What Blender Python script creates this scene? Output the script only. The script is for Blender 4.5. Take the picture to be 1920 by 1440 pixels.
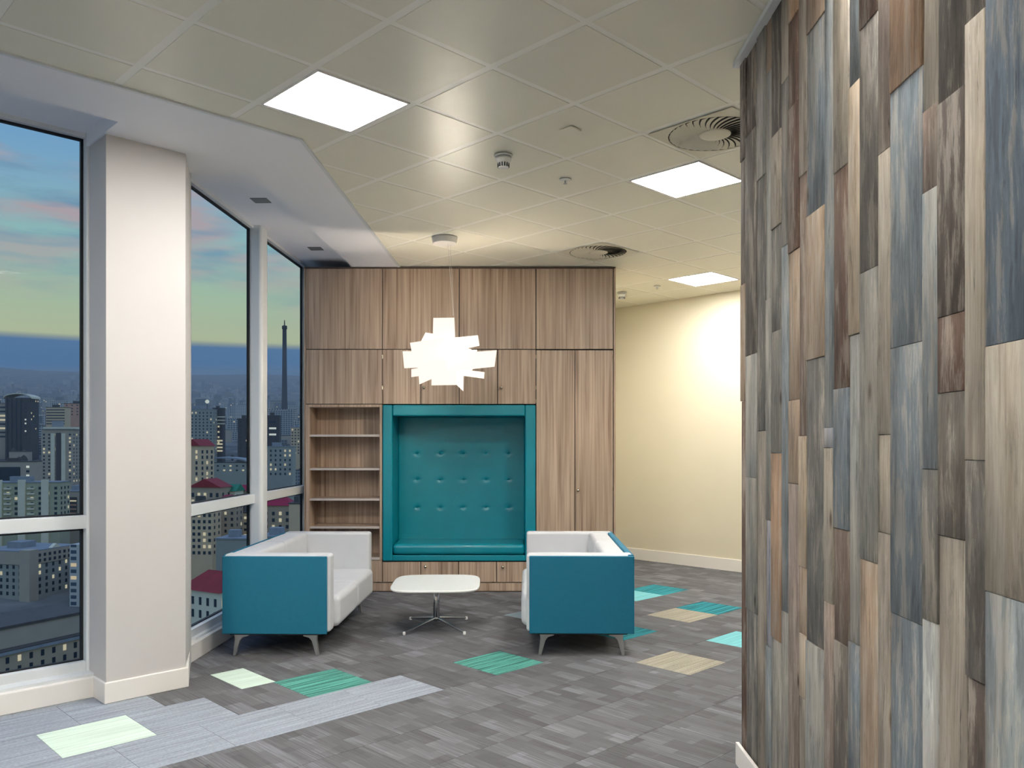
import bpy, bmesh, math, random
from mathutils import Vector, Matrix
random.seed(7)
scene = bpy.context.scene
for o in list(bpy.data.objects): bpy.data.objects.remove(o, do_unlink=True)

def lin(r, g, b, a=1.0):
    def c(v):
        v /= 255.0
        return v/12.92 if v <= 0.04045 else ((v+0.055)/1.055)**2.4
    return (c(r), c(g), c(b), a)

# ------------------------------------------------------------------ camera
F, CX, HZ, HC, CC = 1541.0, 960.0, 832.0, 1.62, 1.935     # focal px, centre, horizon row, eye height, ceiling above eye
ZC = HC + CC                                              # ceiling height 3.555 m
cam_d = bpy.data.cameras.new('camera'); cam = bpy.data.objects.new('camera', cam_d)
scene.collection.objects.link(cam)
cam.location = (0, 0, HC); cam.rotation_euler = (math.radians(90), 0, 0)
cam_d.sensor_width = 36; cam_d.lens = F/1920*36; cam_d.shift_y = (HZ-720)/1920
cam_d.clip_start = 0.05; cam_d.clip_end = 30000
scene.camera = cam

# ------------------------------------------------------------------ exposure
vs = scene.view_settings
vs.view_transform = 'Standard'; vs.look = 'None'; vs.gamma = 1.0; vs.use_curve_mapping = False; vs.exposure = 0.2
PANEL = 60.0          # radiance of the ceiling light panels

# ------------------------------------------------------------------ sky (dusk)
world = bpy.data.worlds.new('dusk_sky'); scene.world = world; world.use_nodes = True
nt = world.node_tree; nt.nodes.clear()
def wn(t, **k):
    n = nt.nodes.new(t)
    for a, b in k.items(): setattr(n, a, b)
    return n
tc = wn('ShaderNodeTexCoord'); sp = wn('ShaderNodeSeparateXYZ'); nt.links.new(tc.outputs['Generated'], sp.inputs[0])
ramp = wn('ShaderNodeValToRGB'); nt.links.new(sp.outputs['Z'], ramp.inputs[0])
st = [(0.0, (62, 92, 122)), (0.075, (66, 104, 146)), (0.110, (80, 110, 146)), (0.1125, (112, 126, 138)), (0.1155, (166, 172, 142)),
      (0.165, (152, 172, 150)), (0.215, (134, 170, 168)), (0.27, (120, 156, 178)), (0.34, (98, 142, 186)), (0.6, (128, 168, 228)), (1.0, (126, 166, 232))]  # upper stops, above the view, brightened and blued to add light indoors
el = ramp.color_ramp.elements
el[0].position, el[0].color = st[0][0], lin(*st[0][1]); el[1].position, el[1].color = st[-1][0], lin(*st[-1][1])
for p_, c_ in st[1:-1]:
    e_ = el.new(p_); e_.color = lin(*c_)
mp = wn('ShaderNodeMapping'); mp.inputs['Scale'].default_value = (3.0, 3.0, 15.0); nt.links.new(tc.outputs['Generated'], mp.inputs[0])
noi = wn('ShaderNodeTexNoise'); noi.inputs['Scale'].default_value = 1.7; noi.inputs['Detail'].default_value = 7; noi.inputs['Roughness'].default_value = 0.55
nt.links.new(mp.outputs[0], noi.inputs['Vector'])
cr = wn('ShaderNodeValToRGB'); cr.color_ramp.elements[0].position = 0.43; cr.color_ramp.elements[1].position = 0.60
nt.links.new(noi.outputs['Fac'], cr.inputs[0])
mr = wn('ShaderNodeMapRange'); mr.inputs['From Min'].default_value = 0.12; mr.inputs['From Max'].default_value = 0.24; mr.inputs['To Max'].default_value = 0.9
nt.links.new(sp.outputs['Z'], mr.inputs['Value'])
mu = wn('ShaderNodeMath', operation='MULTIPLY'); nt.links.new(cr.outputs[0], mu.inputs[0]); nt.links.new(mr.outputs[0], mu.inputs[1])
ccol = wn('ShaderNodeValToRGB'); ccol.color_ramp.elements[0].color = lin(104, 132, 158); ccol.color_ramp.elements[1].color = lin(164, 146, 152)
n2 = wn('ShaderNodeTexNoise'); n2.inputs['Scale'].default_value = 3.5; nt.links.new(mp.outputs[0], n2.inputs['Vector']); nt.links.new(n2.outputs['Fac'], ccol.inputs[0])
ccol.color_ramp.elements[0].position = 0.4; ccol.color_ramp.elements[1].position = 0.6
mx = wn('ShaderNodeMix', data_type='RGBA'); nt.links.new(mu.outputs[0], mx.inputs['Factor']); nt.links.new(ramp.outputs[0], mx.inputs['A']); nt.links.new(ccol.outputs[0], mx.inputs['B'])
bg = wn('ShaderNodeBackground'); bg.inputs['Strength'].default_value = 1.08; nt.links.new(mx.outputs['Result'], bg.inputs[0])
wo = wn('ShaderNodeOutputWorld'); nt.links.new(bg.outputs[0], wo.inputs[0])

# ------------------------------------------------------------------ pixel helpers, grid frame
def at(u, v, d): return Vector(((u-CX)/F*d, d, HC-(v-HZ)/F*d))
def floorpt(u, v): return at(u, v, HC*F/(v-HZ))
def ceilpt(u, v): return at(u, v, CC*F/(HZ-v))
TH = math.radians(44.65); CT, ST = math.cos(TH), math.sin(TH)
def pq(p, q): return (CT*p-ST*q, ST*p+CT*q)          # diagonal building grid -> room x,y
def topq(x, y): return (CT*x+ST*y, -ST*x+CT*y)

# ------------------------------------------------------------------ materials
MATS = {}
class NB:
    def __init__(s, name):
        s.m = bpy.data.materials.new(name); s.m.use_nodes = True; s.t = s.m.node_tree; s.t.nodes.clear()
        s.out = s.t.nodes.new('ShaderNodeOutputMaterial'); MATS[name] = s.m
    def n(s, ty, ins=None, **k):
        nd = s.t.nodes.new(ty)
        for a, b in k.items(): setattr(nd, a, b)
        for a, b in (ins or {}).items():
            if isinstance(b, bpy.types.NodeSocket): s.t.links.new(b, nd.inputs[a])
            else: nd.inputs[a].default_value = b
        return nd
    def bsdf(s, **ins):
        b = s.n('ShaderNodeBsdfPrincipled', {k.replace('_', ' '): v for k, v in ins.items()})
        s.t.links.new(b.outputs[0], s.out.inputs[0]); return b
    def ramp(s, fac, stops, interp='LINEAR'):
        r = s.n('ShaderNodeValToRGB', {0: fac}); e = r.color_ramp.elements; r.color_ramp.interpolation = interp
        e[0].position, e[0].color = stops[0][0], stops[0][1]; e[1].position, e[1].color = stops[-1][0], stops[-1][1]
        for p, c in stops[1:-1]:
            x = e.new(p); x.color = c
        return r.outputs[0]
    def mix(s, f, a, b, bt='MIX'):
        return s.n('ShaderNodeMix', {'Factor': f, 'A': a, 'B': b}, data_type='RGBA', blend_type=bt).outputs['Result']
    def math(s, op, a, b=0.0): return s.n('ShaderNodeMath', {0: a, 1: b}, operation=op).outputs[0]
    def bump(s, h, strength=0.2, dist=0.01): return s.n('ShaderNodeBump', {'Height': h, 'Strength': strength, 'Distance': dist}).outputs[0]

def plain(name, col, rough=0.6, metal=0.0, spec=0.5, mottled=0.0, scale=20, coat=0.0, bump=0.0):
    b = NB(name); c = col
    kw = dict(Roughness=rough, Metallic=metal, Specular_IOR_Level=spec, Coat_Weight=coat)
    if mottled or bump:
        co = b.n('ShaderNodeTexCoord').outputs['Object']
        nz = b.n('ShaderNodeTexNoise', {'Vector': co, 'Scale': scale, 'Detail': 5}).outputs['Fac']
        if mottled: c = b.ramp(nz, [(0.3, tuple(x*(1-mottled) for x in col[:3])+(1,)), (0.7, tuple(min(1, x*(1+mottled)) for x in col[:3])+(1,))])
        if bump: kw['Normal'] = b.bump(nz, bump, 0.002)
    b.bsdf(Base_Color=c, **kw); return b.m
def emit(name, col, strength):
    b = NB(name); e = b.n('ShaderNodeEmission', {'Color': col, 'Strength': strength}); b.t.links.new(e.outputs[0], b.out.inputs[0]); return b.m

plain('white_paint', lin(203, 199, 197), 0.55, mottled=0.012, scale=3)
plain('wall_paint', lin(222, 214, 192), 0.6, mottled=0.012, scale=2)
plain('white_gloss', lin(236, 232, 226), 0.3)
plain('frame_white', lin(222, 226, 228), 0.32)
plain('gasket', lin(14, 16, 20), 0.5)
plain('plaster', lin(244, 244, 248), 0.55, mottled=0.01, scale=3)
plain('ceiling_bar', lin(252, 249, 238), 0.42)
plain('ceiling_panel', lin(240, 236, 218), 0.36, mottled=0.012, scale=1.5)
plain('diffuser_white', lin(214, 208, 188), 0.4)
plain('void', lin(52, 49, 42), 0.9)
plain('subfloor', lin(70, 68, 66), 0.9)
plain('sensor_grey', lin(120, 122, 124), 0.5)
plain('detector_white', lin(226, 226, 222), 0.35)
plain('dark_plastic', lin(40, 42, 44), 0.5)
plain('chrome', lin(200, 202, 205), 0.12, metal=1.0)
plain('brushed_steel', lin(172, 174, 176), 0.38, metal=0.85)
plain('knob_metal', lin(205, 195, 175), 0.25, metal=1.0)
plain('table_white', lin(245, 244, 240), 0.22)
plain('teal_leather', lin(0, 132, 150), 0.33, mottled=0.05, scale=6, bump=0.03, coat=0.05)
plain('teal_fabric', lin(0, 106, 136), 0.62, mottled=0.04, scale=30, bump=0.04)
plain('grey_leather', lin(200, 202, 206), 0.5, mottled=0.02, scale=8, bump=0.04)
plain('dark_trim', lin(84, 70, 60), 0.5)
plain('carcass', lin(34, 28, 24), 0.8)  # body colour darkened so the gaps between doors read as shade
plain('edge_band', lin(196, 188, 182), 0.45)
emit('panel_light', (1.0, 0.972, 0.92, 1), PANEL)
# pendant leaves: translucent lacquered sheets with light inside
b = NB('lamp_leaf')
e = b.n('ShaderNodeEmission', {'Color': (1.0, 0.90, 0.78, 1), 'Strength': 0.84})
tr = b.n('ShaderNodeBsdfTranslucent', {'Color': (0.24, 0.225, 0.205, 1)}); df = b.n('ShaderNodeBsdfDiffuse', {'Color': (0.24, 0.225, 0.205, 1)})
m1 = b.n('ShaderNodeMixShader', {0: 0.5, 1: tr.outputs[0], 2: df.outputs[0]}); ad = b.n('ShaderNodeAddShader', {0: m1.outputs[0], 1: e.outputs[0]})
b.t.links.new(ad.outputs[0], b.out.inputs[0])
emit('bulb', (1.0, 0.86, 0.70, 1), 280)
# window glass
b = NB('window_glass')
t_ = b.n('ShaderNodeBsdfTransparent', {'Color': (0.94, 0.97, 0.97, 1)}); g_ = b.n('ShaderNodeBsdfGlossy', {'Roughness': 0.0, 'Color': (1, 1, 1, 1)})
mm = b.n('ShaderNodeMixShader', {0: 0.0006, 1: t_.outputs[0], 2: g_.outputs[0]}); b.t.links.new(mm.outputs[0], b.out.inputs[0])

# laminate of the fitted furniture: fine vertical zebra grain
b = NB('laminate')
geo = b.n('ShaderNodeNewGeometry').outputs['Position']
rnd = b.n('ShaderNodeObjectInfo').outputs['Random']
off = b.n('ShaderNodeCombineXYZ', {0: b.math('MULTIPLY', rnd, 31.0), 1: 0.0, 2: b.math('MULTIPLY', rnd, 57.0)}).outputs[0]
pos = b.n('ShaderNodeVectorMath', {0: geo, 1: off}, operation='ADD').outputs[0]
v1 = b.n('ShaderNodeMapping', {'Vector': pos, 'Scale': (42, 42, 0.9)}).outputs[0]
v2 = b.n('ShaderNodeMapping', {'Vector': pos, 'Scale': (9, 9, 0.35)}).outputs[0]
a1 = b.n('ShaderNodeTexNoise', {'Vector': v1, 'Scale': 1.0, 'Detail': 3, 'Distortion': 0.4}).outputs['Fac']
a2 = b.n('ShaderNodeTexNoise', {'Vector': v2, 'Scale': 1.0, 'Detail': 2}).outputs['Fac']
c1 = b.ramp(a1, [(0.28, lin(136, 112, 94)), (0.43, lin(172, 149, 130)), (0.56, lin(186, 164, 144)), (0.72, lin(202, 182, 162))])
c2 = b.ramp(a2, [(0.35, (0.82, 0.80, 0.78, 1)), (0.65, (1.06, 1.06, 1.06, 1))])
b.bsdf(Base_Color=b.mix(1.0, c1, c2, 'MULTIPLY'), Roughness=0.42)

# reclaimed boards: colour per board from the object colour, weathered grain
b = NB('old_board')
oi = b.n('ShaderNodeObjectInfo'); co = b.n('ShaderNodeTexCoord').outputs['Object']
off = b.n('ShaderNodeVectorMath', {0: co, 1: b.n('ShaderNodeCombineXYZ', {0: b.math('MULTIPLY', oi.outputs['Random'], 13.0), 1: b.math('MULTIPLY', oi.outputs['Random'], 41.0), 2: b.math('MULTIPLY', oi.outputs['Random'], 23.0)}).outputs[0]}, operation='ADD').outputs[0]
warp = b.n('ShaderNodeTexNoise', {'Vector': b.n('ShaderNodeMapping', {'Vector': off, 'Scale': (6, 6, 2.2)}).outputs[0], 'Scale': 1.0, 'Detail': 2}).outputs['Color']
offw = b.n('ShaderNodeVectorMath', {0: off, 1: b.n('ShaderNodeVectorMath', {0: warp, 1: (0.05, 0.05, 0.0)}, operation='MULTIPLY').outputs[0]}, operation='ADD').outputs[0]
fine = b.n('ShaderNodeTexNoise', {'Vector': b.n('ShaderNodeMapping', {'Vector': offw, 'Scale': (110, 110, 2.6)}).outputs[0], 'Scale': 1.0, 'Detail': 6, 'Roughness': 0.65}).outputs['Fac']
med = b.n('ShaderNodeTexNoise', {'Vector': b.n('ShaderNodeMapping', {'Vector': offw, 'Scale': (26, 26, 1.6)}).outputs[0], 'Scale': 1.0, 'Detail': 5, 'Roughness': 0.6}).outputs['Fac']
blot = b.n('ShaderNodeTexNoise', {'Vector': b.n('ShaderNodeMapping', {'Vector': off, 'Scale': (5.5, 5.5, 1.6)}).outputs[0], 'Scale': 1.0, 'Detail': 4}).outputs['Fac']
kn = b.n('ShaderNodeTexVoronoi', {'Vector': b.n('ShaderNodeMapping', {'Vector': off, 'Scale': (6.5, 6.5, 2.6)}).outputs[0], 'Scale': 1.0}, feature='F1').outputs['Distance']
base = oi.outputs['Color']
g1 = b.ramp(fine, [(0.28, (0.72, 0.71, 0.70, 1)), (0.5, (0.98, 0.98, 0.98, 1)), (0.72, (1.18, 1.18, 1.18, 1))])
g2 = b.ramp(med, [(0.3, (0.74, 0.73, 0.72, 1)), (0.5, (1.0, 1.0, 1.0, 1)), (0.7, (1.16, 1.17, 1.18, 1))])
g3 = b.ramp(blot, [(0.34, (0.70, 0.69, 0.68, 1)), (0.52, (1.0, 1.0, 1.0, 1)), (0.7, (1.18, 1.15, 1.10, 1))])
g4 = b.ramp(kn, [(0.03, (0.22, 0.17, 0.14, 1)), (0.085, (0.75, 0.70, 0.66, 1)), (0.12, (1, 1, 1, 1))])
wear = b.n('ShaderNodeTexNoise', {'Vector': b.n('ShaderNodeMapping', {'Vector': offw, 'Scale': (15, 15, 2.4)}).outputs[0], 'Scale': 1.0, 'Detail': 9, 'Roughness': 0.72}).outputs['Fac']
crk = b.n('ShaderNodeTexNoise', {'Vector': b.n('ShaderNodeMapping', {'Vector': offw, 'Scale': (70, 70, 4.5)}).outputs[0], 'Scale': 1.0, 'Detail': 4, 'Roughness': 0.7}).outputs['Fac']
wornc = b.mix(0.55, base, lin(166, 158, 148))
base = b.mix(b.math('MULTIPLY', b.ramp(wear, [(0.50, (0, 0, 0, 1)), (0.57, (1, 1, 1, 1))]), 0.85), base, wornc)
base = b.mix(b.math('MULTIPLY', b.ramp(wear, [(0.38, (1, 1, 1, 1)), (0.46, (0, 0, 0, 1))]), 0.62), base, b.mix(1.0, base, (0.45, 0.46, 0.48, 1), 'MULTIPLY'))
base = b.mix(b.math('MULTIPLY', b.ramp(crk, [(0.30, (1, 1, 1, 1)), (0.37, (0, 0, 0, 1))]), 0.7), base, (0.03, 0.03, 0.03, 1))
c = b.mix(1.0, base, g1, 'MULTIPLY'); c = b.mix(1.0, c, g2, 'MULTIPLY'); c = b.mix(1.0, c, g3, 'MULTIPLY'); c = b.mix(1.0, c, g4, 'MULTIPLY')
hgt = b.math('ADD', b.math('MULTIPLY', fine, 0.6), med)
b.bsdf(Base_Color=c, Roughness=0.72, Specular_IOR_Level=0.3, Normal=b.bump(hgt, 0.6, 0.004))

# grey carpet squares: woven blocks and streaks running across (tile-local y)
b = NB('carpet_grey')
oi = b.n('ShaderNodeObjectInfo'); co = b.n('ShaderNodeTexCoord').outputs['Object']
sx = b.n('ShaderNodeSeparateXYZ', {0: co}); rn = oi.outputs['Random']
X = b.math('ADD', sx.outputs[0], b.math('MULTIPLY', rn, 37.0)); Y = b.math('ADD', sx.outputs[1], b.math('MULTIPLY', rn, 71.0))
def blocks(w, h, sh):
    cx_ = b.math('FLOOR', b.math('DIVIDE', X, w))
    cy_ = b.math('FLOOR', b.math('ADD', b.math('DIVIDE', Y, h), b.math('MULTIPLY', cx_, sh)))
    return b.n('ShaderNodeTexWhiteNoise', {'Vector': b.n('ShaderNodeCombineXYZ', {0: cx_, 1: cy_, 2: 0.0}).outputs[0]}, noise_dimensions='3D').outputs['Value']
w1 = blocks(0.118, 0.30, 0.37); w2 = blocks(0.059, 0.21, 0.61)
vec = b.n('ShaderNodeCombineXYZ', {0: X, 1: Y, 2: 0.0}).outputs[0]
sk = b.n('ShaderNodeTexNoise', {'Vector': b.n('ShaderNodeMapping', {'Vector': vec, 'Scale': (170, 2.6, 1)}).outputs[0], 'Scale': 1.0, 'Detail': 3}).outputs['Fac']
sk2 = b.n('ShaderNodeTexNoise', {'Vector': b.n('ShaderNodeMapping', {'Vector': vec, 'Scale': (600, 500, 1)}).outputs[0], 'Scale': 1.0, 'Detail': 2}).outputs['Fac']
s_ = b.math('ADD', b.math('MULTIPLY', w1, 0.34), b.math('MULTIPLY', w2, 0.16)); s_ = b.math('ADD', s_, b.math('MULTIPLY', sk, 0.85)); s_ = b.math('ADD', s_, b.math('MULTIPLY', sk2, 0.18))
col = b.ramp(s_, [(0.42, lin(84, 84, 86)), (0.68, lin(98, 98, 101)), (0.90, lin(110, 110, 114)), (1.12, lin(128, 129, 135))])
b.bsdf(Base_Color=b.mix(1.0, col, oi.outputs['Color'], 'MULTIPLY'), Roughness=0.95, Specular_IOR_Level=0.1, Normal=b.bump(sk2, 0.3, 0.002))
# accent squares: streaks along tile-local x, colour from the object colour
for nm, lo, hi, amt in (('carpet_striped', 0.42, 1.5, 1.0), ('carpet_plain', 0.86, 1.10, 1.0), ('carpet_fleck', 0.70, 1.30, 1.0)):
    b = NB(nm); oi = b.n('ShaderNodeObjectInfo'); co = b.n('ShaderNodeTexCoord').outputs['Object']; rn = oi.outputs['Random']
    vec = b.n('ShaderNodeVectorMath', {0: co, 1: b.n('ShaderNodeCombineXYZ', {0: b.math('MULTIPLY', rn, 19.0), 1: b.math('MULTIPLY', rn, 43.0), 2: 0.0}).outputs[0]}, operation='ADD').outputs[0]
    s1 = b.n('ShaderNodeTexNoise', {'Vector': b.n('ShaderNodeMapping', {'Vector': vec, 'Scale': (1.6, 46, 1)}).outputs[0], 'Scale': 1.0, 'Detail': 3, 'Roughness': 0.6}).outputs['Fac']
    s2 = b.n('ShaderNodeTexNoise', {'Vector': b.n('ShaderNodeMapping', {'Vector': vec, 'Scale': (60, 300, 1)}).outputs[0], 'Scale': 1.0, 'Detail': 2}).outputs['Fac']
    wt = 0.5 if nm == 'carpet_fleck' else 0.2
    f1 = b.ramp(b.math('ADD', b.math('MULTIPLY', s1, 1-wt), b.math('MULTIPLY', s2, wt)), [(0.38, (lo, lo, lo, 1)), (0.5, ((lo+hi)/2,)*3+(1,)), (0.62, (hi, hi, hi, 1))])
    b.bsdf(Base_Color=b.mix(1.0, oi.outputs['Color'], f1, 'MULTIPLY'), Roughness=0.95, Specular_IOR_Level=0.1, Normal=b.bump(s2, 0.3, 0.002))

# ------------------------------------------------------------------ mesh helpers
COL = scene.collection
class MB:
    def __init__(s): s.v, s.f = [], []
    def add(s, v, f):
        k = len(s.v); s.v += [tuple(x) for x in v]; s.f += [tuple(i+k for i in t) for t in f]; return s
    def box(s, x0, x1, y0, y1, z0, z1):
        return s.prism([(x0, y0), (x1, y0), (x1, y1), (x0, y1)], z0, z1)
    def prism(s, poly, z0, z1):
        ar = sum(poly[i][0]*poly[(i+1) % len(poly)][1]-poly[(i+1) % len(poly)][0]*poly[i][1] for i in range(len(poly)))
        if ar < 0: poly = poly[::-1]
        n = len(poly); v = [(x, y, z0) for x, y in poly]+[(x, y, z1) for x, y in poly]
        f = [tuple(range(n))[::-1], tuple(range(n, 2*n))]+[(i, (i+1) % n, n+(i+1) % n, n+i) for i in range(n)]
        return s.add(v, f)
    def lathe(s, prof, c=(0, 0, 0), n=24, cap=True):
        v, f = [], []
        for r, z in prof:
            for i in range(n):
                a = 2*math.pi*i/n; v.append((c[0]+r*math.cos(a), c[1]+r*math.sin(a), c[2]+z))
        for k in range(len(prof)-1):
            for i in range(n):
                j = (i+1) % n; f.append((k*n+i, k*n+j, (k+1)*n+j, (k+1)*n+i))
        if cap:
            f.append(tuple(range(n))[::-1]); f.append(tuple((len(prof)-1)*n+i for i in range(n)))
        return s.add(v, f)
    def tube(s, a, b, r0, r1=None, n=10):
        a, b = Vector(a), Vector(b); r1 = r0 if r1 is None else r1
        d = (b-a).normalized(); u = d.orthogonal().normalized(); w = d.cross(u)
        v = []
        for p, r in ((a, r0), (b, r1)):
            for i in range(n):
                t = 2*math.pi*i/n; v.append(p+u*math.cos(t)*r+w*math.sin(t)*r)
        f = [(i, (i+1) % n, n+(i+1) % n, n+i) for i in range(n)]+[tuple(range(n))[::-1], tuple(range(n, 2*n))]
        return s.add(v, f)
    def mesh(s, name, mat=None, smooth=False, bevel=0.0, seg=2):
        m = bpy.data.meshes.new(name)
        m.from_pydata(s.v, [], s.f); m.update()
        bm = bmesh.new(); bm.from_mesh(m)
        bmesh.ops.recalc_face_normals(bm, faces=bm.faces)
        if bevel: bmesh.ops.bevel(bm, geom=list(bm.edges), offset=bevel, segments=seg, profile=0.5, affect='EDGES', clamp_overlap=True)
        if smooth or bevel:
            for fc in bm.faces: fc.smooth = True
        bm.to_mesh(m); bm.free()
        if mat: m.materials.append(MATS[mat])
        return m
def link(name, mesh, parent=None, loc=None, rot=None, wn=False):
    o = bpy.data.objects.new(name, mesh); COL.objects.link(o)
    if parent: o.parent = parent
    if loc: o.location = loc
    if rot: o.rotation_euler = rot
    if wn:
        md = o.modifiers.new('normals', 'WEIGHTED_NORMAL'); md.keep_sharp = False; md.weight = 80
    return o
def obj(name, mb, mat, parent=None, smooth=False, bevel=0.0, seg=2, loc=None, rot=None):
    return link(name, mb.mesh(name, mat, smooth, bevel, seg), parent, loc, rot, wn=bool(bevel) or smooth)
def empty(name, loc=(0, 0, 0), rz=0.0):
    o = bpy.data.objects.new(name, None); COL.objects.link(o); o.location = loc; o.rotation_euler = (0, 0, rz); o.empty_display_size = 0.1; return o
def tag(o, label, cat, group=None):
    o['label'] = label; o['category'] = cat
    if group: o['group'] = group
    return o
def struct(o): o['kind'] = 'structure'; return o
def clip(poly, a, b_, c):          # keep a*x+b*y<=c
    out = []
    for i in range(len(poly)):
        p, q = poly[i], poly[(i+1) % len(poly)]
        dp, dq = a*p[0]+b_*p[1]-c, a*q[0]+b_*q[1]-c
        if dp <= 0: out.append(p)
        if (dp < 0 < dq) or (dq < 0 < dp):
            t = dp/(dp-dq); out.append((p[0]+(q[0]-p[0])*t, p[1]+(q[1]-p[1])*t))
    return out

# ------------------------------------------------------------------ layout of the room
D = 8.98                                   # front plane of the fitted furniture
K = D/F                                    # metres per photo pixel on that plane
SL = 0.037                                 # second window wall leans by two degrees
Q_WALL, Q_GLASS, Q_COL, Q_TRIM, Q_STEP = 5.61, 5.808, 5.41, 4.65, 5.168
P_FAR, P_LEFT, Y_BACK, X_R = 9.33, -4.0, -3.5, 6.5
def x_base(y): return -2.370+SL*(y-6.062)
def x_glass(y): return -2.485+SL*(y-6.362)
def x_trim(y): return -1.333+0.028*(y-5.213)
def x_step(y): return -1.87+SL*(y-5.723)
XW = 431.0/F*4.15                          # face of the board wall
def region(poly, Q, X0, sl):
    # the room turns the corner at the column: keep what lies on the room side of either window wall
    def bounds(p):
        for a, b_, c in ((CT, ST, P_FAR), (-CT, -ST, -P_LEFT), (0, -1, -Y_BACK), (1, 0, X_R)):
            p = clip(p, a, b_, c) if len(p) > 2 else []
        return p
    poly = bounds(poly)
    if len(poly) < 3: return []
    if all(-ST*x+CT*y <= Q+1e-9 for x, y in poly) or all(x >= X0+sl*y-1e-9 for x, y in poly): return [poly]
    a = clip(poly, -1, sl, -X0); b_ = clip(poly, 1, -sl, X0); b_ = clip(b_, -ST, CT, Q) if len(b_) > 2 else []
    return [q for q in (a, b_) if len(q) > 2]
def room_clip(poly): return region(poly, Q_WALL+0.02, x_base(0)-0.01, SL)

# ---- floor slab and carpet squares
fl = room_clip([(-20, -20), (20, -20), (20, 20), (-20, 20)])
mf = MB()
for f_ in fl: mf.prism(f_, -0.15, -0.006)
floor = struct(obj('floor', mf, 'subfloor'))
TQ = 0.2925*HC; TP = 0.2968*HC
ROW0 = 3.157*HC                            # q of a row boundary; rows alternate by half a square
P_EVEN, P_ODD = 0.82*HC, 2.152*HC
special = {}                               # (row, col) -> (material, colour)
def cell(ph, qh):
    r = math.floor((qh*HC-ROW0)/TQ); p0 = P_EVEN if r % 2 == 1 else P_ODD
    return r, round((ph*HC-p0)/TP-0.5)
MINT, GREEN, CYAN, TEAL, BEIGE, LAV, PALE = lin(206, 224, 210), lin(84, 148, 136), lin(122, 190, 196), lin(50, 128, 138), lin(156, 150, 136), lin(148, 154, 164), lin(150, 168, 178)
for ph, qh, m_, c_ in [(0.97, 3.0, 'carpet_plain', MINT), (1.86, 3.0, 'carpet_striped', GREEN), (2.60, 2.72, 'carpet_striped', GREEN),
        (3.185, 2.15, 'carpet_fleck', BEIGE), (3.79, 2.15, 'carpet_plain', CYAN), (3.50, 2.73, 'carpet_striped', TEAL),
        (4.22, 2.75, 'carpet_fleck', BEIGE), (4.52, 2.75, 'carpet_striped', TEAL), (4.43, 3.3, 'carpet_plain', CYAN), (4.74, 3.3, 'carpet_striped', TEAL),
        (3.50, 3.3, 'carpet_plain', PALE)]:
    special[cell(ph, qh)] = (m_, c_)
for k in range(-8, 8):                      # lavender band and field by the window
    ph = 2.0-0.2968*k
    if ph < 2.15: special.setdefault(cell(ph, 2.72), ('carpet_fleck', LAV))
    if ph < 1.41: special.setdefault(cell(ph, 3.0), ('carpet_fleck', LAV))
    if ph < 1.28: special.setdefault(cell(ph-0.06, 3.3), ('carpet_fleck', LAV)); special.setdefault(cell(ph-0.06, 3.6), ('carpet_fleck', LAV))
full = {}
def carpet_tile(p0, p1, q0, q1, mat, colr):
    sz = (round(p1-p0, 4), round(q1-q0, 4))
    g = 0.0012
    corners = [pq(p0+g, q0+g), pq(p1-g, q0+g), pq(p1-g, q1-g), pq(p0+g, q1-g)]
    cx_, cy_ = pq((p0+p1)/2, (q0+q1)/2)
    if cx_ > XW+0.6 and cy_ < 3.2: return
    if cx_ < 1.0 and cy_ > D+0.55: return
    for cl in room_clip(corners):
        whole = len(cl) == 4 and max(abs(a[0]-b2[0])+abs(a[1]-b2[1]) for a, b2 in zip(cl, corners)) < 1e-6
        if whole and (sz, mat) in full: me = full[(sz, mat)]
        else:
            me = MB().prism([topq(x-cx_, y-cy_) for x, y in cl], -0.006, 0.0).mesh('carpet_tile', mat)
            if whole: full[(sz, mat)] = me
        o = link('carpet_tile', me, floor, (cx_, cy_, 0), (0, 0, TH)); o.color = colr
for r in range(-32, 16):
    q0 = ROW0+r*TQ; p00 = P_EVEN if r % 2 == 1 else P_ODD
    for c_ in range(-26, 40):
        p0 = p00+c_*TP
        x, y = pq(p0+TP/2, q0+TQ/2)
        if not (-7.5 < x < X_R+0.4 and 1.2 < y < 12.6): continue
        if r == cell(1.65, 3.3)[0] and (p0, p0+TP)[0] < 1.60*HC < p0+TP:      # half pale mint square beside the dark one
            carpet_tile(p0, 1.571*HC, q0, q0+TQ, 'carpet_grey', (0.9, 0.9, 0.9, 1))
            carpet_tile(1.571*HC, 1.722*HC, q0, q0+TQ, 'carpet_plain', MINT)
            if p0+TP-1.722*HC > 0.01: carpet_tile(1.722*HC, p0+TP, q0, q0+TQ, 'carpet_grey', (1, 1, 1, 1))
            continue
        if (r, c_) in special: m_, cl_ = special[(r, c_)]
        else:
            k = random.uniform(0.92, 1.07); m_, cl_ = 'carpet_grey', (k, k*0.995, k*0.985, 1)
        carpet_tile(p0, p0+TP, q0, q0+TQ, m_, cl_)
# the rest of the carpet behind the camera: one plain sheet, out of the photo
rest = MB()
for f_ in fl:
    f_ = clip(f_, 0, 1, 1.0)
    if len(f_) > 2: rest.prism(f_, -0.006, -0.001)
rc = obj('carpet_sheet', rest, 'carpet_grey', floor); rc.color = (1, 1, 1, 1)

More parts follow.
